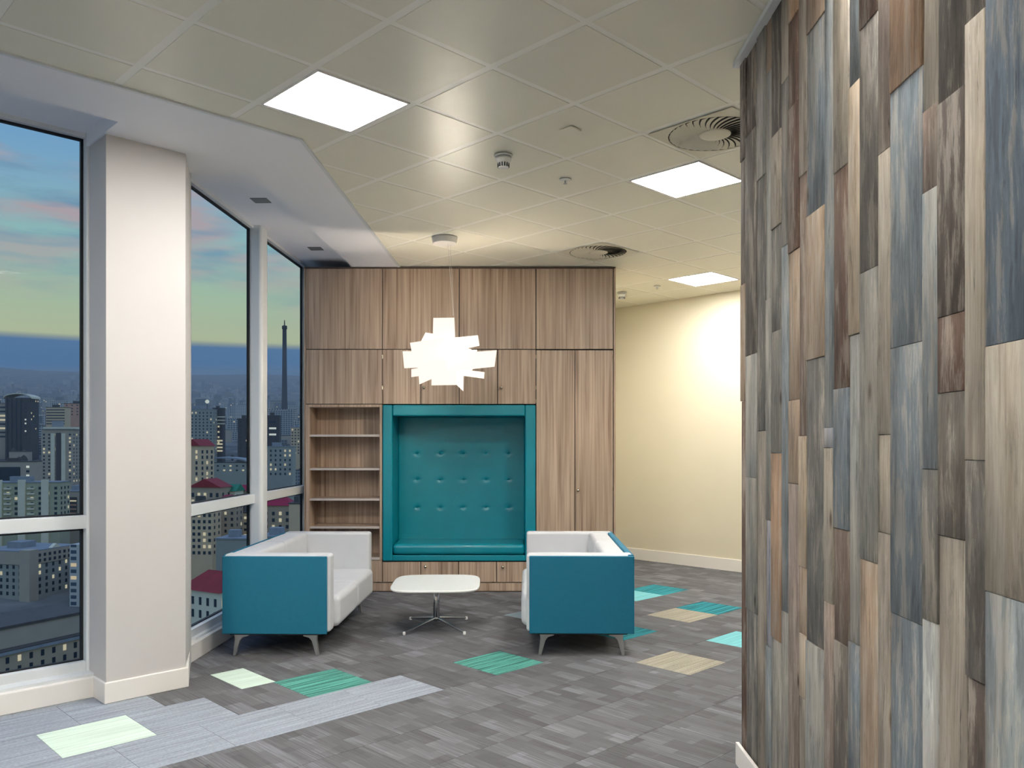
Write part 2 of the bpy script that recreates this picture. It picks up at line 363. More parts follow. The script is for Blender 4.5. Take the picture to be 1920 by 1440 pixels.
# ---- ceiling
P0, Q0 = topq(-0.566, 3.772); PA, PB = 0.6475, 0.6335
def ceil_clip(poly): return region(poly, Q_TRIM, x_trim(0), 0.028)
big = [(-20, -20), (20, -20), (20, 20), (-20, 20)]
mc = MB()
for f_ in ceil_clip(big): mc.prism(f_, ZC+0.004, ZC+0.12)
ceiling = struct(obj('ceiling', mc, 'ceiling_bar'))
LAMPS = {(0, 1): 'square ceiling light panel nearest the window column', (4, 0): 'square ceiling light panel below the big round swirl vent, touching the board wall edge',
         (9, 3): 'farthest ceiling light panel, above the pale far wall'}
LAMPS.update({(-4, 0): 'ceiling light panel over the first window, left of the picture', (-4, -4): 'ceiling light panel behind the camera near its left', (0, -4): 'ceiling light panel overhead, beside the board wall',
              (-8, -4): 'ceiling light panel farthest behind the camera', (9, -1): 'ceiling light panel hidden behind the board wall'})
VENTS = {(3, -1): 'large round swirl air vent beside the board wall', (6, 3): 'smaller looking round swirl air vent above the tall cupboards'}
BW, BQ = 0.046, 0.036
tile_me = {}
def light_panel(i, j, label):
    p0, q0 = P0+i*PA+BW/2, Q0+j*PB+BQ/2; w, h = PA-BW, PB-BQ
    x, y = pq(p0+w/2, q0+h/2)
    t = tag(empty('ceiling_light', (x, y, ZC), TH), label, 'ceiling light', 'square ceiling light panels')
    fr = MB(); a, c_, e_ = w/2, h/2, 0.012
    fr.box(-a, a, -c_, -c_+e_, -0.004, 0.02); fr.box(-a, a, c_-e_, c_, -0.004, 0.02); fr.box(-a, -a+e_, -c_+e_, c_-e_, -0.004, 0.02); fr.box(a-e_, a, -c_+e_, c_-e_, -0.004, 0.02)
    obj('frame', fr, 'white_gloss', t)
    obj('diffuser', MB().box(-a+e_, a-e_, -c_+e_, c_-e_, -0.001, 0.003), 'panel_light', t)
def vent(i, j, label):
    p0, q0 = P0+i*PA+BW/2, Q0+j*PB+BQ/2; w, h = PA-BW, PB-BQ
    x, y = pq(p0+w/2, q0+h/2); R = 0.288
    t = tag(empty('swirl_vent', (x, y, ZC), TH), label, 'air vent', 'round swirl air vents')
    pl = MB(); n = 48; ring = []
    sq = [(-w/2, -h/2), (w/2, -h/2), (w/2, h/2), (-w/2, h/2)]
    v, f = [], []
    for k in range(n):                          # square plate with a round hole, flush with the tiles
        a = 2*math.pi*k/n; ca, sa = math.cos(a), math.sin(a); s_ = min(w/2/max(abs(ca), 1e-6), h/2/max(abs(sa), 1e-6))
        v += [(ca*s_, sa*s_, -0.003), (ca*R, sa*R, -0.003), (ca*R, sa*R, 0.003)]
    for k in range(n):
        j2 = (k+1) % n; f += [(3*k, 3*j2, 3*j2+1, 3*k+1), (3*k+1, 3*j2+1, 3*j2+2, 3*k+2)]
    v += [(sx*1.0, sy*1.0, -0.003) for sx, sy in sq]
    for k in range(n):                          # corner triangles
        j2 = (k+1) % n; a, c2 = v[3*k], v[3*j2]
        if abs(a[0]-c2[0]) > 1e-6 and abs(a[1]-c2[1]) > 1e-6:
            mi = min(range(4), key=lambda m: (sq[m][0]-a[0])**2+(sq[m][1]-a[1])**2); f.append((3*k, 3*n+mi, 3*j2))
    pl.add(v, f); obj('plate', pl, 'diffuser_white', t)
    obj('duct', MB().lathe([(R, 0.0032), (R, 0.0036)], n=48), 'void', t)
    obj('hub', MB().lathe([(0.0, -0.010), (0.085, -0.010), (0.098, -0.004), (0.098, 0.0)], n=32, cap=False), 'diffuser_white', t, smooth=True)
    bl = MB(); v, f = [], []
    nb = 34
    for k in range(6):
        r = 0.092+(R-0.008-0.092)*k/5; tw = 0.35*(k/5)**1.2; hw = r*math.pi/nb*0.80
        ca, sa = math.cos(tw), math.sin(tw)
        v += [(r*ca+hw*sa, r*sa-hw*ca, -0.006), (r*ca-hw*sa, r*sa+hw*ca, 0.001)]
    for k in range(5): f.append((2*k, 2*k+2, 2*k+3, 2*k+1))
    me = bl.add(v, f).mesh('blade', 'diffuser_white')
    for k in range(nb): link('blade', me, t, (0, 0, 0), (0, 0, 2*math.pi*k/nb))
for i in range(-11, 12):
    for j in range(-14, 10):
        p0, q0 = P0+i*PA+BW/2, Q0+j*PB+BQ/2; p1, q1 = p0+PA-BW, q0+PB-BQ
        cx_, cy_ = pq((p0+p1)/2, (q0+q1)/2)
        if (i, j) in LAMPS: light_panel(i, j, LAMPS[(i, j)]); continue
        if (i, j) in VENTS: vent(i, j, VENTS[(i, j)]); continue
        if (cx_ > XW+0.9 and cy_ < 2.6) or (cx_ < 0.7 and cy_ > D+0.4) or cy_ < 0.8: continue
        cs = [pq(p0, q0), pq(p1, q0), pq(p1, q1), pq(p0, q1)]
        for cl in ceil_clip(cs):
            ar = abs(sum(cl[k][0]*cl[(k+1) % len(cl)][1]-cl[(k+1) % len(cl)][0]*cl[k][1] for k in range(len(cl))))/2
            if ar < 0.004: continue
            whole = abs(ar-(PA-BW)*(PB-BQ)) < 1e-4
            if whole and 'w' in tile_me: me = tile_me['w']
            else:
                me = MB().prism([topq(x-cx_, y-cy_) for x, y in cl], 0.0, 0.005).mesh('ceiling_tile', 'ceiling_panel')
                if whole: tile_me['w'] = me
            link('ceiling_tile', me, ceiling, (cx_, cy_, ZC+0.002+random.uniform(-0.0005, 0.0003)), (0, 0, TH))
# metal edge trim between tiles and plaster margin
ct = (x_trim(5.213), 5.213)
def qline_pt(q, y): return ((CT*y-q)/ST, y)          # x on the line q=const at given y
def x_on_q(q, p): return pq(p, q)
# corner of trim lines
def corner(q, xf, slope):
    # solve -ST*x+CT*y=q , x=xf(0)+slope*y
    y = (q+ST*xf(0))/(CT-ST*slope); return (xf(0)+slope*y, y)
c_trim = corner(Q_TRIM, x_trim, 0.028); c_step = corner(Q_STEP, x_step, SL)
def strip(q, xf, slope, w, z0, z1):
    a, c_ = corner(q, xf, slope), corner(q+w, lambda y: xf(y)-w, slope)
    l0, l1 = pq(P_LEFT, q), pq(P_LEFT, q+w)
    m = MB(); m.prism([l0, a, c_, l1], z0, z1); m.prism([a, (xf(D+0.6), D+0.6), (xf(D+0.6)-w, D+0.6), c_], z0, z1); return m
struct(obj('trim_1', strip(Q_TRIM-0.004, lambda y: x_trim(y)+0.004, 0.028, 0.022, ZC-0.010, ZC+0.02), 'frame_white'))
# plaster margin, with the two blind pockets next to the glass
margin = MB()
za, zb = ZC-0.004, ZC+0.11
pe = 1.785                                                # pocket of the first window ends here
margin.prism([pq(P_LEFT, Q_TRIM+0.018), pq(pe, Q_TRIM+0.018), pq(pe, Q_STEP), pq(P_LEFT, Q_STEP)], za, zb)
ye = 5.86
cT = corner(Q_TRIM+0.018, lambda y: x_trim(y)-0.018, 0.028)
margin.prism([pq(pe, Q_TRIM+0.018), cT, (x_trim(ye)-0.018, ye), (x_base(ye)-0.02, ye), (x_base(ye)-0.05, ye+0.2), pq(pe+0.05, Q_GLASS), pq(pe, Q_GLASS)], za, zb)
margin.prism([(x_trim(ye)-0.018, ye), (x_trim(D+0.6)-0.018, D+0.6), (x_step(D+0.6), D+0.6), (x_step(ye), ye)], za, zb)
struct(obj('trim_2', margin, 'plaster'))
pk = MB()
zp = ZC+0.085
pk.prism([pq(P_LEFT, Q_STEP-0.01), pq(pe+0.02, Q_STEP-0.01), pq(pe+0.02, Q_GLASS+0.01), pq(P_LEFT, Q_GLASS+0.01)], zp, zp+0.1)
pk.prism([(x_step(ye)+0.01, ye-0.02), (x_step(D+0.6)+0.01, D+0.6), (x_glass(D+0.6)-0.01, D+0.6), (x_glass(6.2)-0.01, 6.2), (x_base(ye)+0.03, ye-0.02)], zp, zp+0.1)
struct(obj('trim_3', pk, 'plaster'))

# ---- column and window walls
cs = [pq(1.80, Q_COL+0.012), pq(2.30, Q_COL+0.012), (x_base(6.07)+0.0, 6.07), (x_glass(6.25)-0.005, 6.25), pq(1.84, Q_GLASS+0.005), pq(1.80, Q_GLASS)]
struct(obj('wall_column', MB().prism(cs, -0.1, ZC+0.1), 'white_paint'))
bb = MB().prism([pq(1.785, Q_COL-0.004), pq(2.315, Q_COL-0.004), (x_base(6.04)+0.006, 6.04), (x_base(6.04)-0.10, 6.04), pq(1.785, 5.63)], 0.0, 0.132)
struct(obj('baseboard_column', bb, 'white_gloss', bevel=0.006))
A = Vector((CT, ST)); Bv = Vector((-ST, CT))
class Frame:
    def __init__(s, o, t, n): s.o, s.t, s.n = Vector(o), Vector(t).normalized(), Vector(n).normalized()
    def pt(s, a, k): v = s.o+s.t*a+s.n*k; return (v.x, v.y)
    def box(s, mb, a0, a1, k0, k1, z0, z1): return mb.prism([s.pt(a0, k0), s.pt(a1, k0), s.pt(a1, k1), s.pt(a0, k1)], z0, z1)
F1 = Frame(pq(0, Q_GLASS), A, -Bv)
F2 = Frame((x_glass(0), 0), (SL, 1), (1, -SL))
ZB, ZT, ZH = 0.206, 3.612, (1.068, 1.155)
def window(n, fr, a0, a1):
    w = struct(empty('window_%d' % n))
    for z0, z1 in ((ZB, ZH[0]), (ZH[1], ZT)):
        fr_ = fr.box(MB(), a0, a1, -0.006, 0.006, z0, z1); obj('pane', fr_, 'window_glass', w)
        g = 0.016
        for (s0, s1, y0, y1) in ((a0, a1, z0, z0+g*0.6), (a0, a1, z1-g*0.9, z1), (a0, a0+g, z0, z1), (a1-g, a1, z0, z1)):
            obj('gasket', fr.box(MB(), s0, s1, -0.010, 0.014, y0, y1), 'gasket', w)
    obj('transom', fr.box(MB(), a0-0.02, a1+0.03, -0.006, 0.062, ZH[0], ZH[1]), 'frame_white', w, bevel=0.006)
    obj('head_rail', fr.box(MB(), a0-0.02, a1+0.02, -0.004, 0.05, ZT, ZT+0.05), 'frame_white', w)
    obj('bottom_rail', fr.box(MB(), a0-0.02, a1+0.02, -0.004, 0.055, ZB-0.09, ZB), 'frame_white', w, bevel=0.004)
    return w
def mullion(w, fr, a0, a1, k1, round_=0.02):
    obj('mullion', fr.box(MB(), a0, a1, -0.004, k1, 0.05, zp+0.01), 'frame_white', w, bevel=round_, seg=4)
w1 = window(1, F1, -0.25, 1.783); mullion(w1, F1, 1.783, 1.86, 0.075, 0.012)
w4 = window(4, F1, -2.40, -0.43); mullion(w4, F1, -0.43, -0.25, 0.13); mullion(w4, F1, -2.58, -2.40, 0.13)
w5 = window(5, F1, -4.1, -2.58)
n2_ = math.hypot(1, SL)
w2 = window(2, F2, 6.25*n2_, 7.60*n2_); mullion(w2, F2, 7.60*n2_, 7.77*n2_, 0.130, 0.035)
w3 = window(3, F2, 7.77*n2_, 9.27*n2_); mullion(w3, F2, 9.27*n2_, 9.42*n2_, 0.03, 0.008)
# sills, skirtings under the glass
s1 = F1.box(MB(), P_LEFT, 1.80, -0.02, 0.16, -0.1, 0.148); struct(obj('trim_4', s1, 'frame_white'))
struct(obj('baseboard_left', F1.box(MB(), P_LEFT, 1.80, 0.10, Q_GLASS-Q_WALL, 0.0, 0.130), 'white_gloss', bevel=0.006))
s2 = F2.box(MB(), 6.25, D+0.6, -0.02, 0.09, -0.1, 0.148); struct(obj('trim_5', s2, 'frame_white'))
struct(obj('baseboard_window', F2.box(MB(), 6.06, D-0.003, 0.04, 0.126, 0.0, 0.130), 'white_gloss', bevel=0.006))
# head walls above the glass
hw = MB(); F1.box(hw, P_LEFT, 1.9, -0.012, -0.0, ZT+0.04, zp+0.1); F2.box(hw, 6.1, D+0.6, -0.012, 0.0, ZT+0.04, zp+0.1)
struct(obj('wall_header', hw, 'plaster'))
# two square fittings in the pocket by the glass
for (u, v), lb in (((489, 375.5), 'small square grey ceiling fitting nearer the window column'), ((592, 466), 'small square grey ceiling fitting nearer the tall furniture wall')):
    d = (zp-HC)*F/(HZ-v); x = (u-CX)/F*d
    t = tag(empty('square_downlight', (x, d, zp), -SL), lb, 'downlight', 'square fittings over the windows')
    h = 0.068; fr = MB()
    for a in ((-h, h, -h, -h+0.012), (-h, h, h-0.012, h), (-h, -h+0.012, -h, h), (h-0.012, h, -h, h)): fr.box(*a, -0.004, 0.0)
    obj('rim', fr, 'sensor_grey', t); obj('lens', MB().box(-h+0.012, h-0.012, -h+0.012, h-0.012, -0.002, 0.0), 'dark_plastic' if False else 'sensor_grey', t)

# ---- plain walls
def wallq(name, poly, mat='wall_paint', z1=None): return struct(obj(name, MB().prism(poly, -0.1, z1 or ZC+0.1), mat))
qa, qb = 7.9, 0.2
wallq('wall_far', [pq(P_FAR, qa), pq(P_FAR, qb), pq(P_FAR+0.15, qb), pq(P_FAR+0.15, qa)])
struct(obj('baseboard_far', MB().prism([pq(P_FAR-0.016, qa), pq(P_FAR-0.016, qb), pq(P_FAR, qb), pq(P_FAR, qa)], 0, 0.155), 'white_gloss', bevel=0.004))
wallq('wall_left', [pq(P_LEFT, 6.1), pq(P_LEFT, -1.0), pq(P_LEFT-0.15, -1.0), pq(P_LEFT-0.15, 6.1)])
xl = pq(P_LEFT, -1.0)[0]
wallq('wall_back', [(xl-0.4, Y_BACK), (XW+0.2, Y_BACK), (XW+0.2, Y_BACK-0.15), (xl-0.4, Y_BACK-0.15)])
wallq('wall_side', [(X_R, 2.4), (X_R, 7.2), (X_R+0.15, 7.2), (X_R+0.15, 2.4)])
wallq('wall_return', [(XW+0.16, 2.4), (X_R, 2.4), (X_R, 2.55), (XW+0.16, 2.55)])
wallq('wall_rear', [(-2.36, D+0.66), (1.10, D+0.66), (1.10, 12.6), (1.0, 12.6), (1.0, D+0.8), (-2.36, D+0.8)])

# ---- board-clad wall
wall_r = struct(obj('wall_right', MB().box(XW+0.016, XW+0.16, Y_BACK, 4.15, -0.05, ZC+0.1), 'white_paint'))
G = dict(B=(104, 116, 126), b=(122, 132, 138), N=(92, 110, 128), G=(104, 102, 98), g=(128, 126, 120), L=(142, 142, 138), l=(168, 168, 164), D=(86, 74, 66), R=(106, 78, 62),
         r=(124, 102, 88), P=(136, 118, 106), T=(160, 134, 108), O=(166, 128, 92), t=(178, 156, 128), E=(154, 142, 126), e=(140, 128, 114), V=(146, 148, 160), Z=(98, 90, 82), H=(104, 98, 92))
cols = [ # photo column edge, then (lower end row, colour) from the ceiling down
 (1391, [(300, 'D'), (533, 'Z'), (752, 'T'), (1440, 'R')]),
 (1401, [(247, 'D'), (665, 'Z'), (895, 'L'), (1146, 'g'), (1600, 'G')]),
 (1422, [(333, 'g'), (808, 'G'), (1600, 'e')]),
 (1438, [(133, 'T'), (560, 'L'), (975, 'g'), (1212, 'V'), (1600, 'b')]),
 (1448, [(250, 'Z'), (425, 'E'), (620, 'G'), (850, 'g'), (1200, 'O'), (1600, 'g')]),
 (1467, [(150, 'E'), (460, 'g'), (1147, 'b'), (1600, 'g')]),
 (1480, [(32, 'O'), (197, 'R'), (470, 'R'), (750, 'T'), (907, 'T'), (1600, 'P')]),
 (1500, [(327, 'e'), (817, 'r'), (1063, 't'), (1190, 'T'), (1310, 't'), (1600, 'e')]),
 (1514, [(44, 'T'), (396, 'B'), (672, 'T'), (1210, 'G'), (1600, 'L')]),
 (1549, [(802, 'b'), (840, 'V'), (1130, 'E'), (1600, 'P')]),
 (1566, [(316, 'E'), (728, 'R'), (992, 'B'), (1206, 'r'), (1600, 'Z')]),
 (1594, [(157, 'b'), (627, 't'), (1207, 'L'), (1600, 'B')]),
 (1615, [(40, 'R'), (506, 'H'), (1052, 'g'), (1600, 'T')]),
 (1649, [(283, 'P'), (815, 'E'), (1000, 'E'), (1600, 'e')]),
 (1672, [(150, 'O'), (647, 'B'), (1160, 'B'), (1600, 'B')]),
 (1733, [(200, 'E'), (355, 'r'), (880, 'b'), (1165, 'G'), (1600, 'l')]),
 (1763, [(178, 'Z'), (590, 'D'), (735, 'R'), (1008, 'Z'), (1600, 'E')]),
 (1815, [(30, 'Z'), (863, 'E'), (1275, 'H'), (1600, 'D')]),
 (1853, [(642, 'N'), (1120, 'E'), (1600, 'b')]),
]
BOARD = 0.98
def board(y0, y1, z0, z1, cname, s=0.0):
    c_ = G[cname]; k = random.uniform(0.95, 1.05)
    th = random.uniform(0.017, 0.026); w, h = y1-y0, z1-z0
    m = MB().box(-th, 0.0, -w/2+0.0008, w/2-0.0008, -h/2+0.0008, h/2-0.0008)
    o = link('plank', m.mesh('plank', 'old_board', bevel=0.0012, seg=1), wall_r, (XW+0.016, (y0+y1)/2, (z0+z1)/2))
    l_ = lin(*c_); gr = (l_[0]+l_[1]+l_[2])/3; o.color = tuple((gr+(x-gr)*0.72)*k*BOARD for x in l_[:3])+(1,)
edges = [XW*F/(c_[0]-CX) for c_ in cols]+[XW*F/(1938-CX)]
for i, (u, segs) in enumerate(cols):
    y1, y0 = min(edges[i], 4.15), edges[i+1]; ym = (y0+y1)/2; zt = ZC-0.012
    for v, cn in segs:
        zb_ = max(HC-(v-HZ)/F*ym, 0.0) if v < 1440 else 0.0
        if zt-zb_ > 0.02: board(y0, y1, zb_, zt, cn)
        zt = zb_
y = edges[-1]
while y > -0.6:                                         # boards nearer than the picture edge
    w = random.choice([0.09, 0.12, 0.15, 0.19]); zt = ZC-0.012
    while zt > 0.01:
        zb_ = max(0.0, zt-random.uniform(0.5, 1.7)); zb_ = 0.0 if zb_ < 0.3 else zb_
        board(y-w, y, zb_, zt, random.choice('BbNGgLDRrPTEeZ')); zt = zb_
    y -= w
struct(obj('baseboard_right', MB().box(XW-0.030, XW-0.012, Y_BACK, 4.16, 0.0, 0.112), 'white_gloss', bevel=0.003))
struct(obj('trim_6', MB().box(XW-0.040, XW+0.02, Y_BACK, 4.17, ZC-0.03, ZC-0.004), 'frame_white'))

# ------------------------------------------------------------------ fitted furniture wall
def fx(u): return (u-CX)*K
def fz(v): return HC-(v-HZ)*K
GAP = 0.0045
def door(parent, u0, u1, v0, v1, name='door', knob=None):
    x0, x1, z1, z0 = fx(u0)+GAP, fx(u1)-GAP, fz(v0)-GAP, fz(v1)+GAP
    d = obj(name, MB().box(x0, x1, D, D+0.019, z0, z1), 'laminate', parent)
    if knob:
        kx, kz = fx(knob[0]), fz(knob[1])
        kb = MB().lathe([(0.006, 0), (0.006, 0.014), (0.015, 0.016), (0.018, 0.026), (0.013, 0.034), (0.002, 0.037)], n=16)
        obj('knob', kb, 'knob_metal', d, smooth=True, loc=(kx, D, kz), rot=(math.radians(90), 0, 0))
    return d
def hinges(parent, u, vs):
    for v in vs: obj('hinge', MB().lathe([(0.0055, -0.02), (0.0055, 0.02)], n=8), 'knob_metal', parent, loc=(fx(u), D-0.002, fz(v)))
def unit(name, label, cat, u0, u1, v0, v1, depth=0.6, group=None):
    t = tag(empty(name, ((fx(u0)+fx(u1))/2, D+0.02, fz(v1))), label, cat, group)
    body = obj('body', MB().box(fx(u0)+0.001, fx(u1)-0.001, D+0.022, D+depth, fz(v1)+0.001, fz(v0)-0.001), 'carcass', t)
    body.matrix_parent_inverse = t.matrix_basis.inverted(); return t
def fix(t):                                             # keep children built in room coordinates in place
    for c_ in t.children:
        if c_.name.split('.')[0] != 'body': c_.matrix_parent_inverse = Matrix.Translation(t.location).inverted()
E4 = [573, 717, 861, 1005, 1150]
gU = 'wood laminate cupboards of the furniture wall'
names = ['far left, beside the window', 'second from the window', 'third from the window', 'on the right, above the tall doors']
for k in range(4):
    t = unit('top_cupboard', 'wide single door top cupboard in brown laminate, '+names[k], 'cupboard', E4[k], E4[k+1], 503, 655, group=gU)
    door(t, E4[k], E4[k+1], 503, 655); fix(t)
t = unit('wall_cupboard', 'single door laminate cupboard directly above the open shelves', 'cupboard', 573, 717, 655, 758, group=gU); door(t, 573, 717, 655, 758); hinges(t, 717, (669, 727)); fix(t)
t = unit('wall_cupboard', 'two door laminate cupboard behind the pendant lamp, left half above teal niche', 'cupboard', 717, 861, 655, 758, group=gU)
door(t, 717, 789, 655, 758); door(t, 789, 861, 655, 758, knob=(795, 727)); fix(t)
t = unit('wall_cupboard', 'two door laminate cupboard above right half of teal niche', 'cupboard', 861, 1005, 655, 758, group=gU)
door(t, 861, 933, 655, 758); door(t, 933, 1005, 655, 758, knob=(940, 727)); hinges(t, 1005, (669, 727, 752)); fix(t)
t = unit('tall_cupboard', 'tall two door laminate cupboard right of the teal niche', 'cupboard', 1005, 1150, 656, 1092, group=gU)
door(t, 1005, 1078, 656, 1092); door(t, 1078, 1150, 656, 1092, knob=(1083.5, 919)); hinges(t, 1149.5, (669, 751, 917)); fix(t)
t = unit('base_cupboard', 'low laminate cupboard door under the open shelves', 'cupboard', 573, 717, 1050, 1092, group=gU); door(t, 573, 717, 1050, 1092); fix(t)
t = unit('base_cupboard', 'low laminate cupboard under the left half of teal bench', 'cupboard', 717, 860, 1053, 1092, group=gU)
door(t, 717, 789, 1053, 1092)
d_ = door(t, 789, 860, 1053, 1092, knob=(798, 1062)); fix(t)
t = unit('base_cupboard', 'low laminate cupboard under the right half of teal bench', 'cupboard', 860, 1005, 1053, 1092, group=gU)
door(t, 860, 931, 1053, 1092); door(t, 931, 1005, 1053, 1092, knob=(942.5, 1063)); fix(t)
# plinth, end panel, top trim
t = tag(empty('plinth', (fx(861), D, 0)), 'brown laminate plinth strip along the foot of the furniture wall', 'plinth')
for a, c_ in ((573, 717), (717, 937), (937, 1150)): obj('plinth_board', MB().box(fx(a)+0.001, fx(c_)-0.001, D+0.004, D+0.02, 0.012, fz(1093)), 'laminate', t)
obj('foot_strip', MB().box(fx(573), fx(1150), D+0.012, D+0.03, 0.0, 0.012), 'dark_trim', t); fix(t)
t = tag(obj('end_panel', MB().box(fx(1150.6), fx(1154), D-0.01, D+0.64, 0.0, fz(503)-0.002), 'laminate'), 'narrow laminate end panel at the right edge of the furniture wall', 'panel')
tag(obj('top_trim', MB().box(fx(571), fx(1154), D-0.012, D+0.3, fz(503.2), ZC-0.006), 'dark_trim'), 'thin dark brown trim along the top of the furniture wall', 'trim')
tag(obj('side_filler', MB().box(fx(570.5), fx(573)-0.001, D-0.004, D+0.3, 0.0, fz(503.4)), 'laminate'), 'slim laminate filler strip between window frame and furniture wall', 'panel')
# open shelves
t = tag(empty('open_shelf_unit', (fx(645), D, fz(1050))), 'open laminate shelf unit with four empty shelves beside the window', 'shelf unit')
x0, x1, zt, zb2 = fx(573)+0.003, fx(717)-0.003, fz(758)-0.003, fz(1050)+0.002
th = 0.028; dp = 0.36
obj('side_board', MB().box(x0, x0+th+0.012, D, D+dp, zb2, zt), 'laminate', t); obj('side_board', MB().box(x1-th, x1, D, D+dp, zb2, zt), 'laminate', t)
obj('top_board', MB().box(x0+th+0.012, x1-th, D, D+dp, zt-th, zt), 'laminate', t); obj('bottom_board', MB().box(x0+th+0.012, x1-th, D, D+dp, zb2, zb2+th), 'laminate', t)
obj('back_board', MB().box(x0, x1, D+dp, D+dp+0.012, zb2, zt), 'laminate', t)
for v in (815, 878, 935, 987.5):
    sh = obj('shelf', MB().box(x0+th+0.0125, x1-th-0.0005, D+0.012, D+dp-0.002, fz(v)-0.022, fz(v)+0.002), 'laminate', t)
    obj('edge_strip', MB().box(x0+th+0.0125, x1-th-0.0005, D+0.010, D+0.0119, fz(v)-0.022, fz(v)+0.002), 'edge_band', sh)
for e_ in ((x0, x0+th+0.012, zb2, zt), (x1-th, x1, zb2, zt), (x0+th+0.012, x1-th, zt-th, zt), (x0+th+0.012, x1-th, zb2, zb2+th)): obj('edge_strip', MB().box(e_[0], e_[1], D-0.002, D-0.0001, e_[2], e_[3]), 'edge_band' if e_[2] == zb2 and e_[3] < zt else 'laminate', t)
fix(t)
# upholstered niche with bench
t = tag(empty('bench_niche', (fx(861), D, fz(1052.5))), 'teal upholstered seating niche with buttoned back built into the furniture wall', 'bench')
z0, z1 = fz(1052)+0.002, fz(759)-0.002; yb = D+0.60
LX0, LX1, RX0, RX1 = fx(717)+0.004, fx(736), fx(984.5), fx(1005)-0.004
obj('side_frame', MB().box(LX0, LX1, D-0.022, D+0.10, z0, z1), 'teal_leather', t, bevel=0.016, seg=4)
obj('side_frame', MB().box(RX0, RX1, D-0.022, D+0.10, z0, z1), 'teal_leather', t, bevel=0.016, seg=4)
obj('top_frame', MB().box(LX1+0.001, RX0-0.001, D-0.022, D+0.10, fz(780), z1), 'teal_leather', t, bevel=0.016, seg=4)
obj('side_pad', MB().box(LX0, LX1-0.006, D+0.10, yb, z0, z1), 'teal_leather', t); obj('side_pad', MB().box(RX0+0.006, RX1, D+0.10, yb, z0, z1), 'teal_leather', t)
obj('top_pad', MB().box(LX1-0.005, RX0+0.005, D+0.10, yb, fz(780)+0.008, z1), 'teal_leather', t)
bt = [(x, v) for v in (850, 899, 951) for x in (783, 826, 869, 911, 953.5)]
sc_ = (yb-0.05)/D
btw = [(fx(CX+(x-CX)*sc_), HC-(v-HZ)*K*sc_) for x, v in bt]
nx, nz_ = 96, 96; v, f = [], []
bx0, bx1, bz0, bz1 = LX1-0.006, RX0+0.006, fz(1030), fz(780)+0.008
for j in range(nz_+1):
    for i in range(nx+1):
        x, z = bx0+(bx1-bx0)*i/nx, bz0+(bz1-bz0)*j/nz_
        dd = sum(0.015*math.exp(-(((x-a)/0.026)**2+((z-c_)/0.020)**2))+0.005*math.exp(-(((x-a)/0.045)**2+((z-c_)/0.012)**2)) for a, c_ in btw)
        v.append((x, yb-0.055+dd, z))
for j in range(nz_):
    for i in range(nx): a = j*(nx+1)+i; f.append((a, a+1, a+nx+2, a+nx+1))
bk = obj('back_cushion', MB().add(v, f), 'teal_leather', t, smooth=True)
md = bk.modifiers.new('depth', 'SOLIDIFY'); md.thickness = 0.04; md.offset = -1
for a, c_ in btw: obj('button', MB().lathe([(0.0, 0.011), (0.007, 0.009), (0.011, 0.004), (0.011, 0.0)], n=12, cap=False), 'teal_leather', bk, smooth=True, loc=(a, yb-0.055+0.013, c_), rot=(math.radians(90), 0, 0))
obj('seat_base', MB().box(LX1-0.004, RX0+0.004, D-0.006, yb-0.04, z0, fz(1041)), 'teal_leather', t, bevel=0.008, seg=3)
sc2 = MB().box(LX1-0.002, RX0+0.002, D-0.014, yb-0.045, fz(1040.5), fz(1020)); obj('seat_cushion', sc2, 'teal_leather', t, bevel=0.042, seg=5)
fix(t)

# ------------------------------------------------------------------ sofas
L_S, W_S = 1.73, 0.80
def sofa_parts(t, bp_=0.048):
    zb_, zt = 0.172, 0.776
    for y0 in (0.0, L_S-0.022): obj('side_panel', MB().box(0.0, W_S, y0, y0+0.022, zb_, zt-0.012), 'teal_fabric', t, bevel=0.007, seg=3)
    obj('back_panel', MB().box(0.0, bp_, 0.0225, L_S-0.0225, zb_, zt-0.003), 'teal_fabric', t, bevel=0.008, seg=3)
    for y0 in (0.0225, L_S-0.022-0.13): obj('armrest', MB().box(0.006, W_S+0.022, y0, y0+0.1295, zb_+0.01, zt), 'grey_leather', t, bevel=0.024, seg=4)
    ym = L_S/2; a = 0.1525
    for y0, y1 in ((a, ym-0.001), (ym+0.001, L_S-a)):
        obj('back_cushion', MB().box(bp_+0.0005, 0.235, y0, y1, 0.36, zt-0.001), 'grey_leather', t, bevel=0.036, seg=5)
        obj('seat_cushion', MB().box(0.15, W_S+0.062, y0, y1, zb_+0.02, 0.438), 'grey_leather', t, bevel=0.048, seg=5)
    obj('underframe', MB().box(0.05, W_S-0.06, 0.03, L_S-0.03, zb_-0.012, zb_+0.05), 'dark_plastic', t)
    prof = [(0.07, 0.0), (0.092, 0.0), (0.125, 0.115), (0.145, 0.138), (0.19, 0.150), (0.19, 0.162), (0.080, 0.162), (0.085, 0.125)]
    for mx_ in (0, 1):
        for y0 in (0.035, L_S-0.07):
            m = MB(); n = len(prof); v = []
            for yy, k in ((y0, 0), (y0+0.035, 1)):
                for x, z in prof: v.append(((W_S-x) if mx_ else x, yy, z))
            f = [tuple(range(n)), tuple(range(n, 2*n))[::-1]]+[(i, (i+1) % n, n+(i+1) % n, n+i) for i in range(n)]
            obj('leg', m.add(v, f), 'brushed_steel', t, bevel=0.004, seg=2)
t = tag(empty('sofa', (-2.206, 6.25, 0), -0.018), 'teal and grey two seat sofa on steel legs in front of the window', 'sofa', 'teal and grey sofas'); sofa_parts(t, 0.012)
t = tag(empty('sofa', (0.933+0.03, 6.25+L_S, 0), math.pi-0.018), 'teal and grey two seat sofa on steel legs beside the tall cupboard doors', 'sofa', 'teal and grey sofas'); sofa_parts(t)

